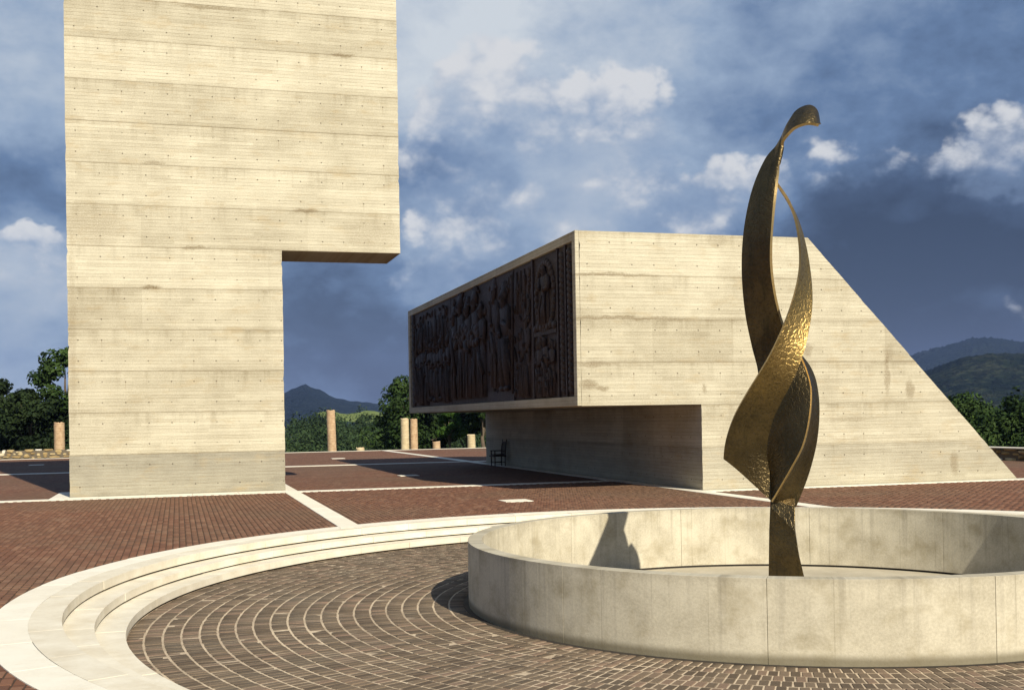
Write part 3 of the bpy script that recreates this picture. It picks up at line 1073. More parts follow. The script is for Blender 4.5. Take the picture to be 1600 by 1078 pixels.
# ------------------------------------------------------------------ bronze relief on the shaded side
def relief():
    X0 = BXL + 0.075
    root = empty('bronze_relief', (X0, (BYF + BYB) / 2, BZB + 0.26))
    tag(root, 'long dark bronze relief of figures filling the overhanging shaded side', 'relief')
    y0, y1, z0, z1 = BYF + 0.262, BYB - 0.372, BZB + 0.268, BZT - 0.258
    cuts = [y0, 30.3, 32.62, 37.9, 43.4, 47.4, y1]
    for a, b in zip(cuts[:-1], cuts[1:]):
        dx = random.uniform(-0.01, 0.01)
        v, f = prism_xz([(X0 + dx, z0), (BXL + 0.115, z0), (BXL + 0.115, z1), (X0 + dx, z1)], a + 0.004, b - 0.004)
        link('backing_plate', bevel_mesh('backing_plate', v, f, 0.01, tuple(root.location)), M['relief'], root)
    rp = M['relief']

    def rope(y, w, step):
        b = MB()
        n = int((z1 - z0 - 0.1) / step)
        for i in range(n):
            b.ball((X0, y, z0 + 0.1 + (i + 0.5) * step), (0.11, w, step * 0.62), 8, 5, rot=0.55)
        b.build('rope_border', rp, root, True)
    rope(29.22, 0.20, 0.17)
    rope(29.86, 0.20, 0.17)
    rope(50.65, 0.32, 0.27)
    for (a, b_, c, d) in ((29.5, 29.6, z0, z1), (30.18, 30.28, z0, z1), (32.5, 32.62, z0, z1), (30.36, 32.46, 4.50, 4.62)):
        MB().box(X0 - 0.06, a, c, X0 + 0.02, b_, d).build('moulding', rp, root)

    def fig(y, zb, h, w, D=0.13, head=True, hat=0, arms=True, robe=True, lean=0.0, name='relief_figure'):
        """one standing figure in half relief: robe, torso, arms, head"""
        b = MB()
        u = h / 7.2
        sx = D / (w * 0.5)
        top = zb + h
        hip = zb + 3.4 * u
        sh = zb + 5.75 * u
        yl = y + lean
        if robe:
            b.tube([(X0, y, zb), (X0, y, zb + 1.6 * u), (X0, y, hip), (X0, yl, hip + u)], [w * 0.50, w * 0.46, w * 0.40, w * 0.34], 12, sx)
            nf = random.randint(3, 6)
            for q in range(nf):
                yy = y + w * (-0.40 + 0.80 * (q + random.uniform(0.1, 0.9)) / nf)
                ze = hip + random.uniform(-0.8, 0.9) * u
                b.tube([(X0 - D * 0.7, yy, zb + 0.03), (X0 - D * random.uniform(0.85, 1.1), yy + random.uniform(-0.05, 0.05), zb + (ze - zb) * 0.5), (X0 - D * 0.75, y + (yy - y) * random.uniform(0.3, 0.9), ze)], [w * 0.07, w * 0.05, w * 0.025], 6, 0.9)
            if random.random() < 0.5:
                b.tube([(X0 - D * 0.8, y - w * 0.4, zb + random.uniform(1.5, 3.5) * u), (X0 - D * 1.05, y, zb + random.uniform(2.5, 4.5) * u), (X0 - D * 0.8, y + w * 0.4, zb + random.uniform(3, 5.2) * u)], [w * 0.10, w * 0.12, w * 0.06], 7, 0.8)
        else:
            for s_ in (-1, 1):
                b.tube([(X0, y + s_ * w * 0.20, zb), (X0 - D * 0.4, y + s_ * w * 0.20, zb + 1.7 * u), (X0 - 0.2 * D, y + s_ * w * 0.14, hip + 0.2 * u)], [w * 0.10, w * 0.15, w * 0.21], 8, 0.9)
                b.ball((X0 - D * 0.6, y + s_ * w * 0.22, zb + 0.08), (0.09, w * 0.17, 0.09))
            b.tube([(X0, y, hip - 0.5 * u), (X0, y, hip + 0.5 * u)], [w * 0.42, w * 0.36], 10, sx)
        b.tube([(X0, yl, hip), (X0, yl, zb + 4.8 * u), (X0, yl, sh), (X0, yl, sh + 0.35 * u)], [w * 0.34, w * 0.42, w * 0.47, w * 0.2], 12, sx)
        if arms:
            for s_ in (-1, 1):
                sy = yl + s_ * w * 0.44
                ey = yl + s_ * w * 0.52
                hy = yl + s_ * w * random.uniform(0.05, 0.3)
                hz = zb + random.uniform(3.9, 4.9) * u
                b.tube([(X0 - D * 0.3, sy, sh), (X0 - D * 0.6, ey, zb + 4.4 * u), (X0 - D * 1.05, hy, hz)], [w * 0.13, w * 0.11, w * 0.08], 8, 0.8)
                b.ball((X0 - D * 1.1, hy, hz), (0.07, w * 0.10, w * 0.10))
        if head:
            hz = zb + 6.55 * u
            b.tube([(X0, yl, sh), (X0 - D * 0.3, yl, hz)], [w * 0.15, w * 0.13], 8, 0.9)
            b.ball((X0 - D * 0.55, yl, hz), (D * 0.75, 0.46 * u, 0.60 * u), 10, 8)
            b.ball((X0 - D * 1.25, yl, hz), (0.04, 0.10 * u, 0.16 * u), 6, 5)
            for s_ in (-1, 1):
                b.ball((X0 - D * 1.12, yl + s_ * 0.18 * u, hz + 0.10 * u), (0.03, 0.09 * u, 0.05 * u), 6, 4)
            if hat == 1:
                b.tube([(X0, yl, hz + 0.25 * u), (X0, yl, hz + 0.45 * u)], [0.75 * u, 0.7 * u], 12, D / (0.8 * u))
                b.tube([(X0, yl, hz + 0.4 * u), (X0, yl, hz + 1.0 * u)], [0.5 * u, 0.35 * u], 12, D / (0.6 * u))
            elif hat == 2:
                b.ball((X0 - D * 0.3, yl, hz + 0.25 * u), (D * 0.8, 0.62 * u, 0.55 * u))
                for q in range(5):
                    an = (q - 2) * 0.4
                    b.tube([(X0, yl, hz + 0.4 * u), (X0 - 0.03, yl + math.sin(an) * 1.0 * u, hz + 0.3 * u + math.cos(an) * 0.9 * u)], [0.14 * u, 0.08 * u], 6, 0.8)
        return b.build(name, rp, root, True)

    # saint in its niche beside the ropes, small group below
    fig(31.42, 4.78, 1.75, 0.85, 0.12, hat=0)
    b = MB()
    for i in range(30):
        a = 2 * math.pi * i / 30
        b.ball((X0, 31.42 + 0.83 * math.cos(a), 5.62 + 0.98 * math.sin(a)), (0.09, 0.13, 0.13), 7, 5)
    for i in range(7):
        b.ball((X0 - 0.03, 30.55 + i * 0.29, 4.72 + 0.05 * (i % 2)), (0.09, 0.17, 0.13), 7, 5)
    b.build('niche_wreath', rp, root, True)
    for yy, h in ((30.85, 1.62), (31.45, 1.74), (32.05, 1.66)):
        fig(yy, z0 + 0.06, h, 0.52, 0.10)
    for yy, h in ((31.1, 0.85), (31.75, 0.75)):
        fig(yy, z0 + 0.03, h, 0.36, 0.14)
    # staff bearers and the striding warrior with spear
    fig(33.25, z0 + 0.05, 2.6, 0.62, 0.09)
    fig(33.85, z0 + 0.05, 2.2, 0.55, 0.08)
    fig(35.6, z0 + 0.32, 3.35, 1.25, 0.17, hat=2, robe=False)
    fig(36.9, z0 + 0.45, 3.55, 0.9, 0.09, hat=1)
    MB().tube([(X0 - 0.16, 34.45, z0 + 0.2), (X0 - 0.15, 34.3, z1 - 0.35), (X0 - 0.1, 34.28, z1 - 0.05)], [0.045, 0.045, 0.01], 7).build('spear', rp, root, True)
    MB().box(X0 - 0.07, 34.6, z0, X0 + 0.02, 37.8, z0 + 0.34).build('plinth', rp, root)
    for q in range(4):
        MB().tube([(X0, 33.0 + q * 0.42, z0 + 2.7), (X0 - 0.02, 33.05 + q * 0.40, z1 - 0.15)], [0.10, 0.05], 7, 0.6).build('banner_pole', rp, root, True)
    # court group
    for yy, h, w, hat in ((38.5, 3.3, 0.85, 0), (39.45, 3.75, 1.0, 2), (40.5, 3.55, 0.95, 1), (41.6, 3.8, 1.05, 2), (42.6, 3.4, 0.9, 1)):
        fig(yy, z0 + 0.2, h, w, 0.15, hat=hat)
    b = MB()
    for i in range(34):
        b.ball((X0 - 0.10, 38.7 + random.uniform(0, 3.9), 5.1 + random.uniform(-0.35, 0.45)), (0.10, 0.20, 0.17), 7, 5)
    b.build('garland', rp, root, True)
    # low carved filling between the figures
    for a_, b_ in zip(cuts[1:-1], cuts[2:]):
        b = MB()
        for i in range(int((b_ - a_) * 26)):
            yy, zz = random.uniform(a_ + 0.2, b_ - 0.2), random.uniform(z0 + 0.15, z1 - 0.25)
            if 30.3 < yy < 32.6 and zz > 4.6:
                continue
            if random.random() < 0.55:
                b.ball((X0, yy, zz), (random.uniform(0.04, 0.09), random.uniform(0.07, 0.2), random.uniform(0.07, 0.18)), 7, 5, rot=random.uniform(-1, 1))
            else:
                L_ = min(random.uniform(0.2, 0.8), z1 - 0.1 - zz)
                an = random.gauss(0, 0.5)
                b.tube([(X0 - 0.01, yy, zz), (X0 - 0.05, yy + math.sin(an) * L_ * 0.5, zz + math.cos(an) * L_ * 0.5), (X0 - 0.01, yy + math.sin(an + 0.5) * L_, zz + math.cos(an) * L_ * 0.7)], [0.05, 0.06, 0.02], 6, 0.9)
        b.build('carved_filling', rp, root, True)['kind'] = 'stuff'
    # sails and the crowd below
    for (yy, zz, w, h) in ((44.3, 5.6, 0.75, 1.1), (45.6, 5.7, 0.9, 1.15), (47.0, 5.55, 0.8, 1.2), (48.5, 5.6, 0.9, 1.1), (49.6, 5.5, 0.6, 1.1)):
        b = MB()
        lean_ = random.uniform(-0.25, 0.25)
        b.tube([(X0, yy, zz - h * 0.55), (X0, yy + lean_ * 0.3, zz - h * 0.1), (X0, yy + lean_ * 0.7, zz + h * 0.35), (X0, yy + lean_, zz + h * 0.62)], [w * 0.30, w * 0.52, w * 0.42, w * 0.06], 12, 0.30)
        for q in range(3):
            b.tube([(X0 - 0.14, yy + w * (-0.25 + 0.22 * q), zz - h * 0.5), (X0 - 0.12, yy + lean_ + w * (-0.12 + 0.1 * q), zz + h * 0.45)], [0.035, 0.02], 5)
        b.tube([(X0 - 0.05, yy + w * 0.5, zz - h), (X0 - 0.05, yy + w * 0.45, zz + h * 0.6)], [0.06, 0.04], 6)
        b.build('sail', rp, root, True)
    for i in range(11):
        fig(43.8 + i * 0.58 + random.uniform(-0.1, 0.1), z0 + random.uniform(0.05, 0.25), random.uniform(2.2, 2.75), 0.62, random.uniform(0.10, 0.16), hat=random.choice((0, 1, 2)), robe=random.random() < 0.6)


relief()


# ------------------------------------------------------------------ the flame sculpture: two twisting ribbons
PA = [(-0.877, 0.24, 2.036), (-0.872, 0.1, 2.288), (-0.785, -0.08, 2.623), (-0.633, -0.26, 2.949), (-0.503, -0.4, 3.192), (-0.343, -0.44, 3.47), (-0.174, -0.4, 3.804), (-0.013, -0.3, 4.164), (0.118, -0.15, 4.526), (0.18, -0.0, 4.853), (0.169, 0.1, 5.249), (0.074, 0.12, 5.574), (-0.095, 0.1, 5.831)]
PB = [(-0.228, 0.16, 1.424), (-0.248, 0.2, 1.768), (-0.302, 0.17, 2.126), (-0.257, -0.02, 2.526), (-0.176, -0.18, 2.786), (-0.052, -0.3, 3.059), (0.082, -0.34, 3.382), (0.196, -0.26, 3.731), (0.298, -0.1, 4.135), (0.328, 0.08, 4.596), (0.285, 0.22, 5.088), (0.168, 0.26, 5.474), (-0.063, 0.16, 5.816)]
QC = [(-0.228, 0.16, 1.424), (-0.242, 0.23, 1.767), (-0.286, 0.24, 2.124), (-0.321, 0.28, 2.616), (-0.341, 0.32, 3.02), (-0.354, 0.36, 3.291), (-0.424, 0.38, 3.609), (-0.51, 0.36, 4.06), (-0.554, 0.32, 4.552), (-0.548, 0.26, 5.037), (-0.489, 0.2, 5.474), (-0.389, 0.13, 5.86), (-0.243, 0.08, 6.176), (-0.104, 0.02, 6.336), (-0.045, -0.04, 6.444), (0.017, -0.05, 6.608), (0.122, -0.03, 6.762), (0.231, -0.02, 6.842), (0.355, -0.02, 6.866), (0.434, -0.05, 6.786), (0.451, -0.1, 6.588)]
QD = [(-0.247, 0.08, 1.43), (-0.04, -0.12, 1.869), (0.121, -0.2, 2.217), (0.221, -0.18, 2.606), (0.266, -0.1, 2.955), (0.241, 0.02, 3.222), (0.181, 0.08, 3.403), (0.084, 0.1, 3.618), (-0.049, 0.08, 3.867), (-0.154, 0.02, 4.199), (-0.224, -0.05, 4.588), (-0.24, -0.11, 4.931), (-0.211, -0.13, 5.322), (-0.169, -0.13, 5.671), (-0.112, -0.1, 6.009), (-0.065, -0.07, 6.244), (-0.062, -0.14, 6.35), (-0.019, -0.22, 6.417), (0.081, -0.28, 6.504), (0.241, -0.3, 6.549), (0.399, -0.26, 6.539)]
SW = [(-0.247, 0.08, 1.43), (-0.04, -0.12, 1.869), (0.121, -0.2, 2.217), (0.221, -0.18, 2.606), (0.266, -0.1, 2.955), (0.241, 0.02, 3.222), (0.195, 0.1, 3.403)]
SOUT = [(0.09, 0.16, 1.348), (0.257, 0.12, 1.79), (0.376, 0.1, 2.249), (0.425, 0.12, 2.691), (0.407, 0.16, 3.047), (0.337, 0.18, 3.272), (0.219, 0.16, 3.433)]


def spline(pts, sub):
    P = [Vector(p) for p in pts]
    out = []
    n = len(P)
    for i in range(n - 1):
        p0, p1, p2, p3 = P[max(i - 1, 0)], P[i], P[i + 1], P[min(i + 2, n - 1)]
        for k in range(sub):
            t = k / sub
            out.append(0.5 * ((2 * p1) + (p2 - p0) * t + (2 * p0 - 5 * p1 + 4 * p2 - p3) * t * t + (3 * p1 - p0 - 3 * p2 + p3) * t ** 3))
    out.append(P[-1])
    return out


def ribbon(name, ea, eb, th, root, camber=0.0, sub=8, across=8, mat=None):
    A, B = spline(ea, sub), spline(eb, sub)
    n, m_ = len(A), across + 1
    front = [[None] * m_ for _ in range(n)]
    for i in range(n):
        for j in range(m_):
            t = j / across
            front[i][j] = A[i].lerp(B[i], t)
    nor = [[None] * m_ for _ in range(n)]
    for i in range(n):
        for j in range(m_):
            du = front[min(i + 1, n - 1)][j] - front[max(i - 1, 0)][j]
            w_ = (B[i] - A[i])
            if w_.length < 0.03:
                k = i
                while (B[k] - A[k]).length < 0.03 and k < n - 1 and i < n // 2:
                    k += 1
                while (B[k] - A[k]).length < 0.03 and k > 0 and i >= n // 2:
                    k -= 1
                w_ = B[k] - A[k]
            nor[i][j] = w_.cross(du).normalized()
    if camber:
        for i in range(n):
            wl = (B[i] - A[i]).length
            for j in range(m_):
                t = j / across
                front[i][j] = front[i][j] + nor[i][j] * (camber * wl * (4 * t * (1 - t)))
    v = []
    for s_ in (0.5, -0.5):
        for i in range(n):
            for j in range(m_):
                v.append(front[i][j] + nor[i][j] * th * s_)
    off = n * m_
    idx = lambda i, j, s_: s_ * off + i * m_ + j
    f, rimf = [], []
    for i in range(n - 1):
        for j in range(across):
            f.append((idx(i, j, 0), idx(i, j + 1, 0), idx(i + 1, j + 1, 0), idx(i + 1, j, 0)))
            f.append((idx(i, j, 1), idx(i + 1, j, 1), idx(i + 1, j + 1, 1), idx(i, j + 1, 1)))
        rimf.append((idx(i, 0, 0), idx(i + 1, 0, 0), idx(i + 1, 0, 1), idx(i, 0, 1)))
        rimf.append((idx(i, across, 0), idx(i, across, 1), idx(i + 1, across, 1), idx(i + 1, across, 0)))
    for j in range(across):
        rimf.append((idx(0, j, 0), idx(0, j, 1), idx(0, j + 1, 1), idx(0, j + 1, 0)))
        rimf.append((idx(n - 1, j, 0), idx(n - 1, j + 1, 0), idx(n - 1, j + 1, 1), idx(n - 1, j, 1)))
    me = bpy.data.meshes.new(name)
    me.from_pydata([tuple(p) for p in v], [], f + rimf)
    me.materials.append(mat or M['bronze'])
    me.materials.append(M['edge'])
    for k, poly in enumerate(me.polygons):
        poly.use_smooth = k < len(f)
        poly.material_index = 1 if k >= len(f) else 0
    bm = bmesh.new()
    bm.from_mesh(me)
    for e in bm.edges:
        if len({fc.material_index for fc in e.link_faces}) > 1:
            e.smooth = False
    bm.to_mesh(me)
    bm.free()
    return link(name, me, None, root)


def sculpture():
    root = empty('flame_sculpture', (RCX, RCY, -0.55), -YAW)
    tag(root, 'tall twisting bronze flame sculpture standing inside the round concrete wall', 'sculpture')
    ribbon('front_ribbon', PA, PB, 0.035, root, camber=-0.04, mat=M['bronze_sunlit'])
    ribbon('rear_ribbon', QC, QD, 0.04, root, camber=0.05)
    # thick outer flank of the cup, running down into the shaft
    fl = ribbon('outer_flank', SW, SOUT, 0.03, root, camber=-0.06)
    # shaft: a twisted tapering blade
    b = MB()
    secs = [(1.47, (-0.262, 0.14), (0.08, 0.10), (0.06, 0.24), (-0.20, 0.26)),
            (1.36, (-0.275, 0.12), (0.045, 0.00), (0.085, 0.18), (-0.20, 0.26)),
            (1.05, (-0.290, 0.14), (0.005, -0.12), (0.072, 0.12), (-0.18, 0.28)),
            (0.70, (-0.302, 0.14), (0.045, -0.19), (0.108, 0.10), (-0.18, 0.28)),
            (0.35, (-0.315, 0.13), (0.115, -0.22), (0.162, 0.12), (-0.20, 0.30)),
            (0.00, (-0.330, 0.12), (0.185, -0.24), (0.225, 0.14), (-0.22, 0.32))]
    n = len(secs)
    vs = [(c[0], c[1], s_[0]) for s_ in secs for c in s_[1:]]
    fs = [(i * 4 + k, i * 4 + (k + 1) % 4, (i + 1) * 4 + (k + 1) % 4, (i + 1) * 4 + k) for i in range(n - 1) for k in range(4)]
    fs += [(3, 2, 1, 0), ((n - 1) * 4, (n - 1) * 4 + 1, (n - 1) * 4 + 2, (n - 1) * 4 + 3)]
    bm = bmesh.new()
    bv = [bm.verts.new(p) for p in vs]
    for q in fs:
        bm.faces.new([bv[i] for i in q])
    bmesh.ops.recalc_face_normals(bm, faces=bm.faces)
    vert_e = [e for e in bm.edges if abs(e.verts[0].co.z - e.verts[1].co.z) > 0.05]
    bmesh.ops.bevel(bm, geom=vert_e, offset=0.012, segments=2, affect='EDGES', profile=0.5)
    me = bpy.data.meshes.new('shaft')
    bm.to_mesh(me)
    bm.free()
    link('shaft', me, M['bronze'], root)


sculpture()


# ------------------------------------------------------------------ armchair in the shade of the overhang
def chair():
    root = empty('armchair', (13.45, 47.9, 0.0), R(4))
    tag(root, 'dark high-backed wooden armchair against the shaded wall under the overhang', 'chair')
    w = M['wood']

    def part(name, *boxes, tubes=(), up=None):
        b = MB()
        for q in boxes:
            b.box(*q)
        for pts, r_ in tubes:
            b.tube(pts, r_, 8)
        return b.build(name, w, up or root, origin=(0, 0, 0))
    for sx in (-0.25, 0.22):
        for sy in (-0.24, 0.24):
            part('leg', tubes=[([(sx, sy, 0.0), (sx, sy, 0.45 if sx > 0 else 0.68)], [0.024, 0.028])])
    seat = part('seat', (-0.33, -0.29, 0.43, 0.26, 0.29, 0.48))
    for sy in (-0.24, 0.24):
        part('back_post', tubes=[([(0.22, sy, 0.45), (0.25, sy, 0.85), (0.30, sy, 1.17)], [0.028, 0.026, 0.018])])
        part('armrest', (-0.29, sy - 0.03, 0.66, 0.24, sy + 0.03, 0.70))
        part('stretcher', (-0.25, sy - 0.012, 0.17, 0.22, sy + 0.012, 0.20))
    back = part('backrest', (0.262, -0.22, 0.98, 0.290, 0.22, 1.08))
    for k in range(4):
        y = -0.15 + 0.10 * k
        part('back_slat', tubes=[([(0.235, y, 0.47), (0.272, y, 1.0)], [0.014, 0.012])], up=back)
    part('cushion', (-0.25, -0.22, 0.482, 0.18, 0.22, 0.53), up=seat)


chair()


# ------------------------------------------------------------------ ground, columns, rubble walls
def ground_z(x, y):
    dx = max(PX0 - x, x - PX1, 0)
    dy = max(PY0 - y, y - PY1, 0)
    d = math.hypot(dx, dy)
    if d <= 0:
        return -0.75
    if d < 6:
        return -0.13 if d > 0.01 else -0.75
    if d < 40:
        return -0.13 - (d - 6) * 0.12
    return -4.2 - min(8.0, (d - 40) * 0.02)


def terrain():
    xs = sorted(set([-5000, -3800, -2500, -1500, -900, -600, -400, -300, -220, -160, -120, -90, -70, -60, PX0 - 6, PX0 - 0.02, PX0, -20, 0, 20, PX1, PX1 + 0.02, PX1 + 6, 50, 60, 75, 95, 120, 160, 220, 300, 400, 600, 900, 1500, 2500, 3800, 5000]))
    ys = sorted(set([-380, -250, -120, -80, PY0 - 6, PY0 - 0.02, PY0, -20, 0, 20, 40, 60, PY1, PY1 + 0.02, PY1 + 6, 95, 110, 120, 140, 170, 210, 260, 320, 400, 520, 700, 1000, 1500, 2300, 3500, 5000]))
    v = [(x, y, ground_z(x, y)) for y in ys for x in xs]
    nx = len(xs)
    f = [(j * nx + i, j * nx + i + 1, (j + 1) * nx + i + 1, (j + 1) * nx + i) for j in range(len(ys) - 1) for i in range(nx - 1)]
    tag(MB().add(v, f).build('ground', M['grass']), kind='structure')


terrain()


def column(x, y, zb, zt, rad, label, seed, tilt=0.0, mat='column'):
    rnd = random.Random(seed)
    root = empty('brick_column', (x, y, zb))
    tag(root, label, 'column', 'ruined brick columns beyond the plaza')
    h = zt - zb
    n = max(2, int(h / 0.115))
    b = MB()
    seg = 20
    ch = h / n
    for k in range(n):
        r0 = rad * (1.0 - 0.05 * k / n) * rnd.uniform(0.985, 1.015)
        z0, z1 = k * ch, (k + 1) * ch - 0.012
        v = []
        for (z, q) in ((z0, 1.0), (z1, 1.0)):
            for i in range(seg):
                a = 2 * math.pi * i / seg
                rr = r0 * q * rnd.uniform(0.975, 1.02)
                dz = 0.0
                if k == n - 1 and z == z1:
                    dz = rnd.uniform(-0.07, 0.03)
                v.append((rr * math.cos(a) + tilt * z, rr * math.sin(a), z + dz))
        f = [(i, (i + 1) % seg, seg + (i + 1) % seg, seg + i) for i in range(seg)] + [tuple(range(seg - 1, -1, -1)), tuple(range(seg, 2 * seg))]
        b.add(v, f)
    b.build('shaft', M[mat], root, origin=(0, 0, 0))
    c = MB().tube([(0, 0, 0), (tilt * h, 0, h - 0.07)], [rad * 0.93, rad * 0.88], 16)
    c.build('mortar_core', M['mortar'], root, origin=(0, 0, 0))


column(10.55, 81.5, -0.13, 2.90, 0.32, 'tallest brick column, standing alone between the tower and the column pair', 1, -0.02)
column(12.57, 81.5, -0.13, 0.18, 0.30, 'lowest brick stump, beside the tallest column', 2, mat='column_pale')
column(15.82, 81.4, -0.13, 2.22, 0.31, 'pale left column of the close pair near the overhang', 3, mat='column_pale')
column(16.58, 81.9, -0.13, 2.17, 0.29, 'reddish right column of the close pair near the overhang', 4)
column(18.17, 81.5, -0.13, 0.50, 0.29, 'short knee-high brick stump between the column pair and the waist-high stump', 5)
column(20.81, 81.5, -0.13, 0.93, 0.31, 'waist-high pale brick column stump next to the shaded wall', 6, mat='column_pale')
column(-7.61, 81.5, -0.13, 2.33, 0.35, 'brick column standing behind the yellow rubble wall beside the tower', 7)


def rubble_wall(name, label, axis, fixed, a0, a1, h, seed, thick=0.5, lo=0.3, hi=0.62):
    rnd = random.Random(seed)
    o = (fixed, a0, 0) if axis == 'y' else (a0, fixed, 0)
    root = empty(name, o)
    tag(root, label, 'wall')

    def P(t, d, z):
        return (fixed + d, t, z) if axis == 'y' else (t, fixed + d, z)
    c = MB()
    q0, q1 = P(a0, 0.06, -0.1), P(a1, thick - 0.06, h - 0.07)
    c.box(min(q0[0], q1[0]), min(q0[1], q1[1]), -0.1, max(q0[0], q1[0]), max(q0[1], q1[1]), h - 0.06)
    c.build('mortar_core', M['core'], root)
    z = 0.0
    rows = 3
    for k in range(rows):
        zz = h * k / rows
        t = a0 - rnd.uniform(0, 0.2)
        while t < a1:
            L = rnd.uniform(lo, hi) * rnd.choice((0.6, 1.0, 1.35))
            hh = h / rows * rnd.uniform(0.65, 1.35)
            zc = zz + h / rows * 0.5 + rnd.uniform(-0.07, 0.07)
            bm = bmesh.new()
            bmesh.ops.create_icosphere(bm, subdivisions=2, radius=1.0)
            d = rnd.uniform(-0.03, 0.03)
            cx = P(t + L / 2, thick / 2 + d, zc)
            for vv in bm.verts:
                p = vv.co
                p = Vector([math.copysign(abs(q) ** 0.75, q) for q in p]) * (1 + rnd.uniform(-0.09, 0.09))
                s_ = (thick / 2 + 0.02, L / 2 * 0.97, hh / 2) if axis == 'y' else (L / 2 * 0.97, thick / 2 + 0.02, hh / 2)
                zq = cx[2] + p.z * s_[2]
                zq = max(-0.05, min(h + 0.01, zq))
                vv.co = (cx[0] + p.x * s_[0] - o[0], cx[1] + p.y * s_[1] - o[1], zq)
            me = bpy.data.meshes.new('stone')
            bm.to_mesh(me)
            bm.free()
            st = link('stone', me, M['rubble'], root)
            t += L + rnd.uniform(0.01, 0.04)


rubble_wall('rubble_wall', 'low yellow rubble stone wall along the plaza edge left of the tower', 'x', 78.62, -15.0, -3.0, 0.60, 21)
rubble_wall('rubble_wall', 'low rubble stone wall in shade at the right edge of the plaza', 'y', 32.85, 33.5, 48.0, 0.48, 22, lo=0.35, hi=0.7)
mbw = MB()
v, f = prism_xz([(32.78, 0.485), (33.42, 0.485), (33.42, 0.53), (32.78, 0.53)], 33.4, 48.1)
wallr = [o for o in bpy.data.objects if o.name.startswith('rubble_wall')][-1]
MB().add(v, f).build('coping', M['stone'], wallr)


# ------------------------------------------------------------------ trees
def leaf_quads(centres, normals, size, rng):
    n = len(centres)
    t = rng.normal(size=(n, 3))
    nn = normals / (np.linalg.norm(normals, axis=1, keepdims=True) + 1e-9)
    t -= (t * nn).sum(1, keepdims=True) * nn
    t /= np.linalg.norm(t, axis=1, keepdims=True) + 1e-9
    b = np.cross(nn, t)
    s = size * rng.uniform(0.6, 1.35, (n, 1))
    a = t * s
    c = b * s * rng.uniform(0.45, 0.7, (n, 1))
    q = np.stack([centres - a, centres - c * 0.9 + nn * s * 0.12, centres + a, centres + c], 1)
    return q.reshape(-1, 3)


def clump_leaves(rng, centres, radii, per, size, shell=0.55, up=0.5):
    C, Nn = [], []
    for c, r in zip(centres, radii):
        d = rng.normal(size=(per, 3))
        d /= np.linalg.norm(d, axis=1, keepdims=True)
        rad = r * (shell + (1 - shell) * rng.random((per, 1)) ** 0.6)
        p = d * rad * np.array([1, 1, 0.72])
        C.append(np.asarray(c) + p)
        Nn.append(d + rng.normal(0, 0.55, (per, 3)) + np.array([0, 0, up]))
    return leaf_quads(np.concatenate(C), np.concatenate(Nn), size, rng)


def tree(name, label, loc, height, crown_r, leaf, seed, crown_low=0.35, nclump=26, per=230, size=0.16, group='trees beyond the plaza edge', flat=1.0, clump_r=0.24, trunk_r=None):
    rng = np.random.default_rng(seed)
    root = empty(name, loc)
    tag(root, label, 'tree', group)
    tr = trunk_r or height * 0.022
    tb = MB()
    lean = rng.normal(0, 0.03, 2)
    zt = height * 0.82
    path = [(lean[0] * z + rng.normal(0, 0.04), lean[1] * z + rng.normal(0, 0.04), z) for z in np.linspace(-0.3, zt, 7)]
    tb.tube(path, [tr * (1.25 - 1.05 * i / 6) for i in range(7)], 8)
    cs, rs = [], []
    for i in range(nclump):
        u = rng.random()
        z = height * (crown_low + (0.97 - crown_low) * u)
        prof = math.sin(math.pi * min(1, 0.18 + 0.80 * u)) ** 0.7
        a = rng.uniform(0, 2 * math.pi)
        rr = crown_r * prof * rng.uniform(0.35, 1.0)
        c = (lean[0] * z + rr * math.cos(a), lean[1] * z + rr * math.sin(a) * flat, z)
        cs.append(c)
        rs.append(crown_r * clump_r * rng.uniform(0.75, 1.5))
        k = max(1, min(5, int((z / height) * 6) - 1))
        st = Vector(path[k])
        en = Vector(c)
        mid = st.lerp(en, 0.5) + Vector((0, 0, 0.12 * (en - st).length))
        if i % 2 == 0:
            tb.tube([st, mid, en], [tr * 0.38, tr * 0.25, tr * 0.08], 5)
    tb.build('trunk', M['bark'], root, True, origin=(0, 0, 0))
    V = clump_leaves(rng, cs, rs, per, size)
    me = np_mesh('crown', V, np.arange(len(V)).reshape(-1, 4))
    link('crown', me, M[leaf], root)
    return root


def at(px_az, dist):
    a = R(px_az)
    return dist * math.sin(a), dist * math.cos(a)


def plant(name, label, az, dist, top, *a, **k):
    x, y = at(az, dist)
    z = ground_z(x, y)
    return tree(name, label, (x, y, z), top - z, *a, **k)


# left of the tower
plant('tree', 'tall ragged tree with pale trunk rising beside the tower edge', -5.0, 97, 8.3, 3.0, 'leaf_mid', 31, crown_low=0.40, nclump=30, clump_r=0.27, size=0.17)
plant('tree', 'dark broad tree beyond the yellow rubble wall, farthest from the tower', -8.5, 96, 6.6, 3.0, 'leaf_dark', 32, crown_low=0.15, nclump=34, clump_r=0.30)
plant('tree', 'rounded dark tree in front of the ragged pale-trunked one', -6.6, 94, 5.0, 2.8, 'leaf_dark', 33, crown_low=0.08, nclump=36, clump_r=0.32)
plant('tree', 'low dark tree behind the column that stands beyond the yellow rubble wall', -4.3, 96, 4.6, 2.6, 'leaf_dark', 34, crown_low=0.05, nclump=32, clump_r=0.32)
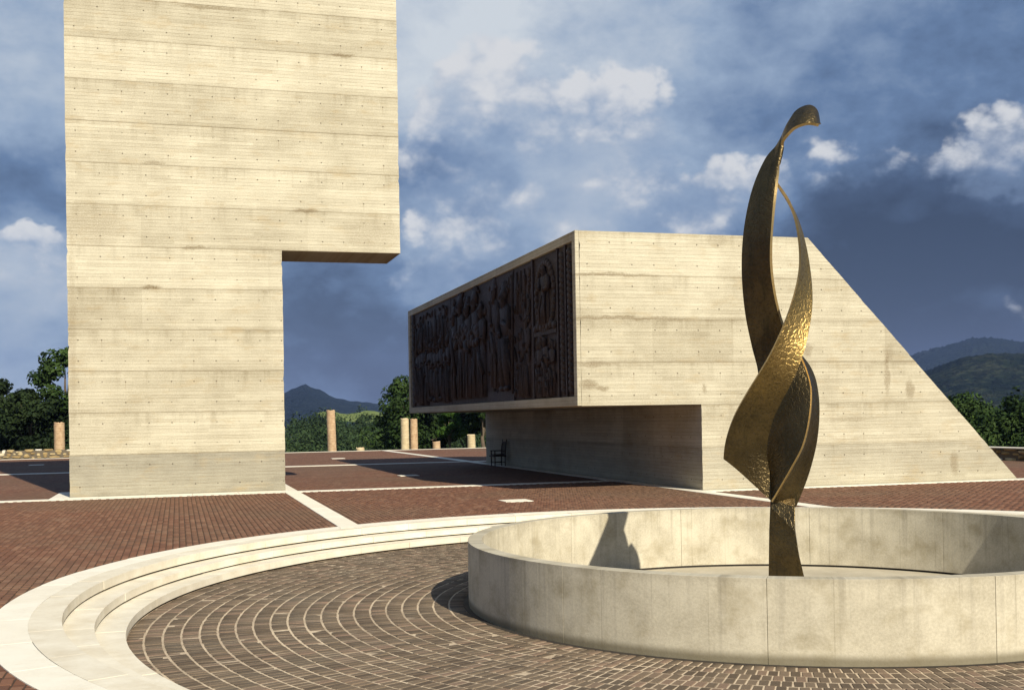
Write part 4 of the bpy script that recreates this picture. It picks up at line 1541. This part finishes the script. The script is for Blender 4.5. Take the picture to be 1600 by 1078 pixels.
# between tower and overhang
plant('tree', 'dense tall tree partly hidden by the far corner of the overhang', 11.3, 100, 5.6, 3.6, 'leaf_mid', 35, crown_low=0.10, nclump=46, per=260, clump_r=0.28)
plant('tree', 'bright green young tree seen under the overhang', 13.25, 96, 2.9, 1.5, 'leaf_bright', 36, crown_low=0.40, nclump=22, size=0.15)
plant('tree', 'pale-trunked tree beside the shaded wall under the overhang', 14.9, 93, 4.6, 2.2, 'leaf_mid', 37, crown_low=0.45, nclump=26, trunk_r=0.17)
plant('tree', 'shady tree with bare lower trunk behind the column stump', 14.1, 99, 4.4, 2.4, 'leaf_dark', 38, crown_low=0.42, nclump=30)
plant('tree', 'dark tree between the column pair and the short stump', 12.3, 104, 3.6, 2.6, 'leaf_dark', 39, crown_low=0.15, nclump=34)
# right of the wedge
plant('tree', 'dense green tree just behind the sloping foot of the wedge', 38.2, 84, 2.7, 3.0, 'leaf_mid', 41, crown_low=0.05, nclump=44, per=290, clump_r=0.30, size=0.125)
plant('tree', 'dense leafy tree above the shaded rubble wall, farthest from the wedge', 40.6, 78, 2.8, 2.9, 'leaf_mid', 42, crown_low=0.05, nclump=44, per=290, clump_r=0.30, size=0.125)
plant('tree', 'dark tree partly hidden by the wedge slope', 36.6, 92, 2.9, 2.8, 'leaf_dark', 43, crown_low=0.05, nclump=40, clump_r=0.30)


def woodland(name, label, sectors, leaf, seed, n_var=4, per_crown=640):
    rng = np.random.default_rng(seed)
    lib = []
    for _ in range(n_var):
        k = 16
        cs = rng.normal(0, 0.42, (k, 3)) * np.array([1, 1, 0.7]) + np.array([0, 0, 0.1])
        lib.append(clump_leaves(rng, cs, rng.uniform(0.3, 0.5, k), per_crown // k, 0.060))
    out = []
    for (az0, az1, d0, d1, n, r0, r1, t0, t1) in sectors:
        for _ in range(n):
            d = math.sqrt(rng.uniform(d0 * d0, d1 * d1))
            x, y = at(rng.uniform(az0, az1), d)
            f = (d - d0) / (d1 - d0)
            r = rng.uniform(r0, r1) * (1 + 0.5 * f)
            top = t0 + (t1 - t0) * f + rng.normal(0, 0.6) * (1 + f)
            V = lib[rng.integers(n_var)]
            a = rng.uniform(0, 6.28)
            Rm = np.array([[math.cos(a), -math.sin(a), 0], [math.sin(a), math.cos(a), 0], [0, 0, 1]])
            out.append(V @ Rm.T * r + np.array([x, y, top - r * 0.9]))
            # lower skirt so that the mass reaches the ground
            V = lib[rng.integers(n_var)]
            out.append(V * r * np.array([1.1, 1.1, 1.0]) + np.array([x, y, top - r * 2.3]))
    V = np.concatenate(out)
    o = link(name, np_mesh(name, V, np.arange(len(V)).reshape(-1, 4)), M[leaf])
    tag(o, None, None, None, 'stuff')
    return o


woodland('woodland', 'dense green wood below and beyond the far plaza edge',
         [(3.5, 17.5, 98, 118, 48, 1.5, 2.8, -1.6, -0.3), (3.5, 17.5, 122, 175, 50, 2.2, 3.8, 0.0, 1.5), (2, 18, 175, 330, 70, 3.0, 4.5, 2.2, 4.2)], 'leaf_far', 51)
woodland('woodland', 'dark wood behind the rubble wall left of the tower',
         [(-16, -2, 97, 130, 60, 1.8, 2.6, 0.6, 3.0), (-20, 2, 135, 220, 40, 2.6, 3.8, 2.6, 3.5)], 'leaf_dark', 52)
woodland('woodland', 'dark wood beyond the right edge of the plaza',
         [(33, 50, 62, 80, 46, 1.4, 2.0, -0.9, 0.6), (33, 50, 84, 140, 50, 2.2, 3.0, 1.4, 2.8)], 'leaf_mid', 53)

# sunlit clearing on the wooded slope
cx, cy = at(9.6, 360)
mbf = MB()
vv, ff = [], []
for j in range(9):
    for i in range(15):
        vv.append((cx - 14 + 2.0 * i + random.uniform(-0.6, 0.6), cy + 5.0 * j, 1.6 + 0.42 * j + 0.5 * math.sin(i * 0.9) + random.uniform(-0.2, 0.2)))
for j in range(8):
    for i in range(14):
        ff.append((j * 15 + i, j * 15 + i + 1, (j + 1) * 15 + i + 1, (j + 1) * 15 + i))
tag(MB().add(vv, ff).build('meadow_ground', M['field'], smooth=True), kind='structure')


# ------------------------------------------------------------------ hills and mountains
def ridge(name, dist, depth, prof, mat, az0, az1, seed, rough):
    rng = np.random.default_rng(seed)
    azs = np.linspace(az0, az1, 520)
    pa, pe = zip(*prof)
    el = np.interp(azs, pa, pe)
    rows = 26
    t = np.linspace(0, 1, rows)
    A, T = np.meshgrid(azs, t)
    E = np.interp(A, pa, pe)
    base = np.sin(T * math.pi / 2) ** 1.3

    def fbm(x, y):
        s = np.zeros_like(x)
        r2 = np.random.default_rng(seed)
        for o in range(8):
            fq = 0.35 * 1.9 ** o
            for _ in range(3):
                th, ph = r2.uniform(0, 6.28, 2)
                s += 0.55 ** o * np.sin(x * fq * math.cos(th) + y * fq * math.sin(th) * 3 + ph)
        return s / 3
    Nn = fbm(A * 1.6, T * 6)
    D = dist + depth * T
    crest = dist + depth
    H = EYE + crest * np.tan(np.radians(E))
    Z = -14 + (H + 14) * base + Nn * rough * (0.35 + 0.65 * base) * (1 - 0.45 * T ** 6)
    Z += rng.normal(0, 1.0, Z.shape) * dist / 1300 * (0.3 + T)
    X, Y = D * np.sin(np.radians(A)), D * np.cos(np.radians(A))
    V = np.stack([X, Y, Z], -1).reshape(-1, 3)
    nx = len(azs)
    i, j = np.meshgrid(np.arange(nx - 1), np.arange(rows - 1))
    q = (j * nx + i).ravel()
    F = np.stack([q, q + 1, q + nx + 1, q + nx], 1)
    # back slope
    Vb = V[(rows - 1) * nx:].copy()
    Vb[:, :2] *= 1.25
    Vb[:, 2] = -14
    k = (rows - 1) * nx + np.arange(nx - 1)
    F2 = np.stack([k, k + 1, rows * nx + np.arange(1, nx), rows * nx + np.arange(nx - 1)], 1)
    me = np_mesh(name, np.concatenate([V, Vb]), np.concatenate([F, F2]))
    o = link(name, me, M[mat], smooth=True)
    tag(o, kind='structure')
    return o


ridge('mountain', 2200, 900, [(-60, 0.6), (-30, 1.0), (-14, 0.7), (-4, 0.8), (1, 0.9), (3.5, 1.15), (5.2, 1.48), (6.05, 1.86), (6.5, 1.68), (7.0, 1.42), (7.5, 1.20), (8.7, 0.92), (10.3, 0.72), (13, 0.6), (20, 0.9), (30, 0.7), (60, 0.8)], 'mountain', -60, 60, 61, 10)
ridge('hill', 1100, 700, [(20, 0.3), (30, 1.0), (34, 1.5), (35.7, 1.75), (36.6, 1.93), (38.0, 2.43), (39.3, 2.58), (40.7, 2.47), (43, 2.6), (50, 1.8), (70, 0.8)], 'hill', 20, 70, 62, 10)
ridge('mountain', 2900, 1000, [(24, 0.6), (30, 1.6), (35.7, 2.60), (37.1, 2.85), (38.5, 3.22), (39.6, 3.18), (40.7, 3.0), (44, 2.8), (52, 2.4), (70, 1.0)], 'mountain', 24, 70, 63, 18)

# ------------------------------------------------------------------ haze
hz = MB().box(-5200, -400, -16, 5200, 5200, 300).mesh('haze')
ho = bpy.data.objects.new('haze', hz)
COL.objects.link(ho)
tag(ho, kind='stuff')
mt = bpy.data.materials.new('haze')
mt.use_nodes = True
mt.node_tree.nodes.clear()
gg = G(mt.node_tree)
o_ = gg.node('ShaderNodeOutputMaterial')
pv = gg.node('ShaderNodeVolumePrincipled')
pv.inputs['Color'].default_value = (0.36, 0.52, 1.0, 1)
pv.inputs['Density'].default_value = 0.00007
pv.inputs['Anisotropy'].default_value = 0.0
mt.node_tree.links.new(pv.outputs[0], o_.inputs['Volume'])
hz.materials.append(mt)
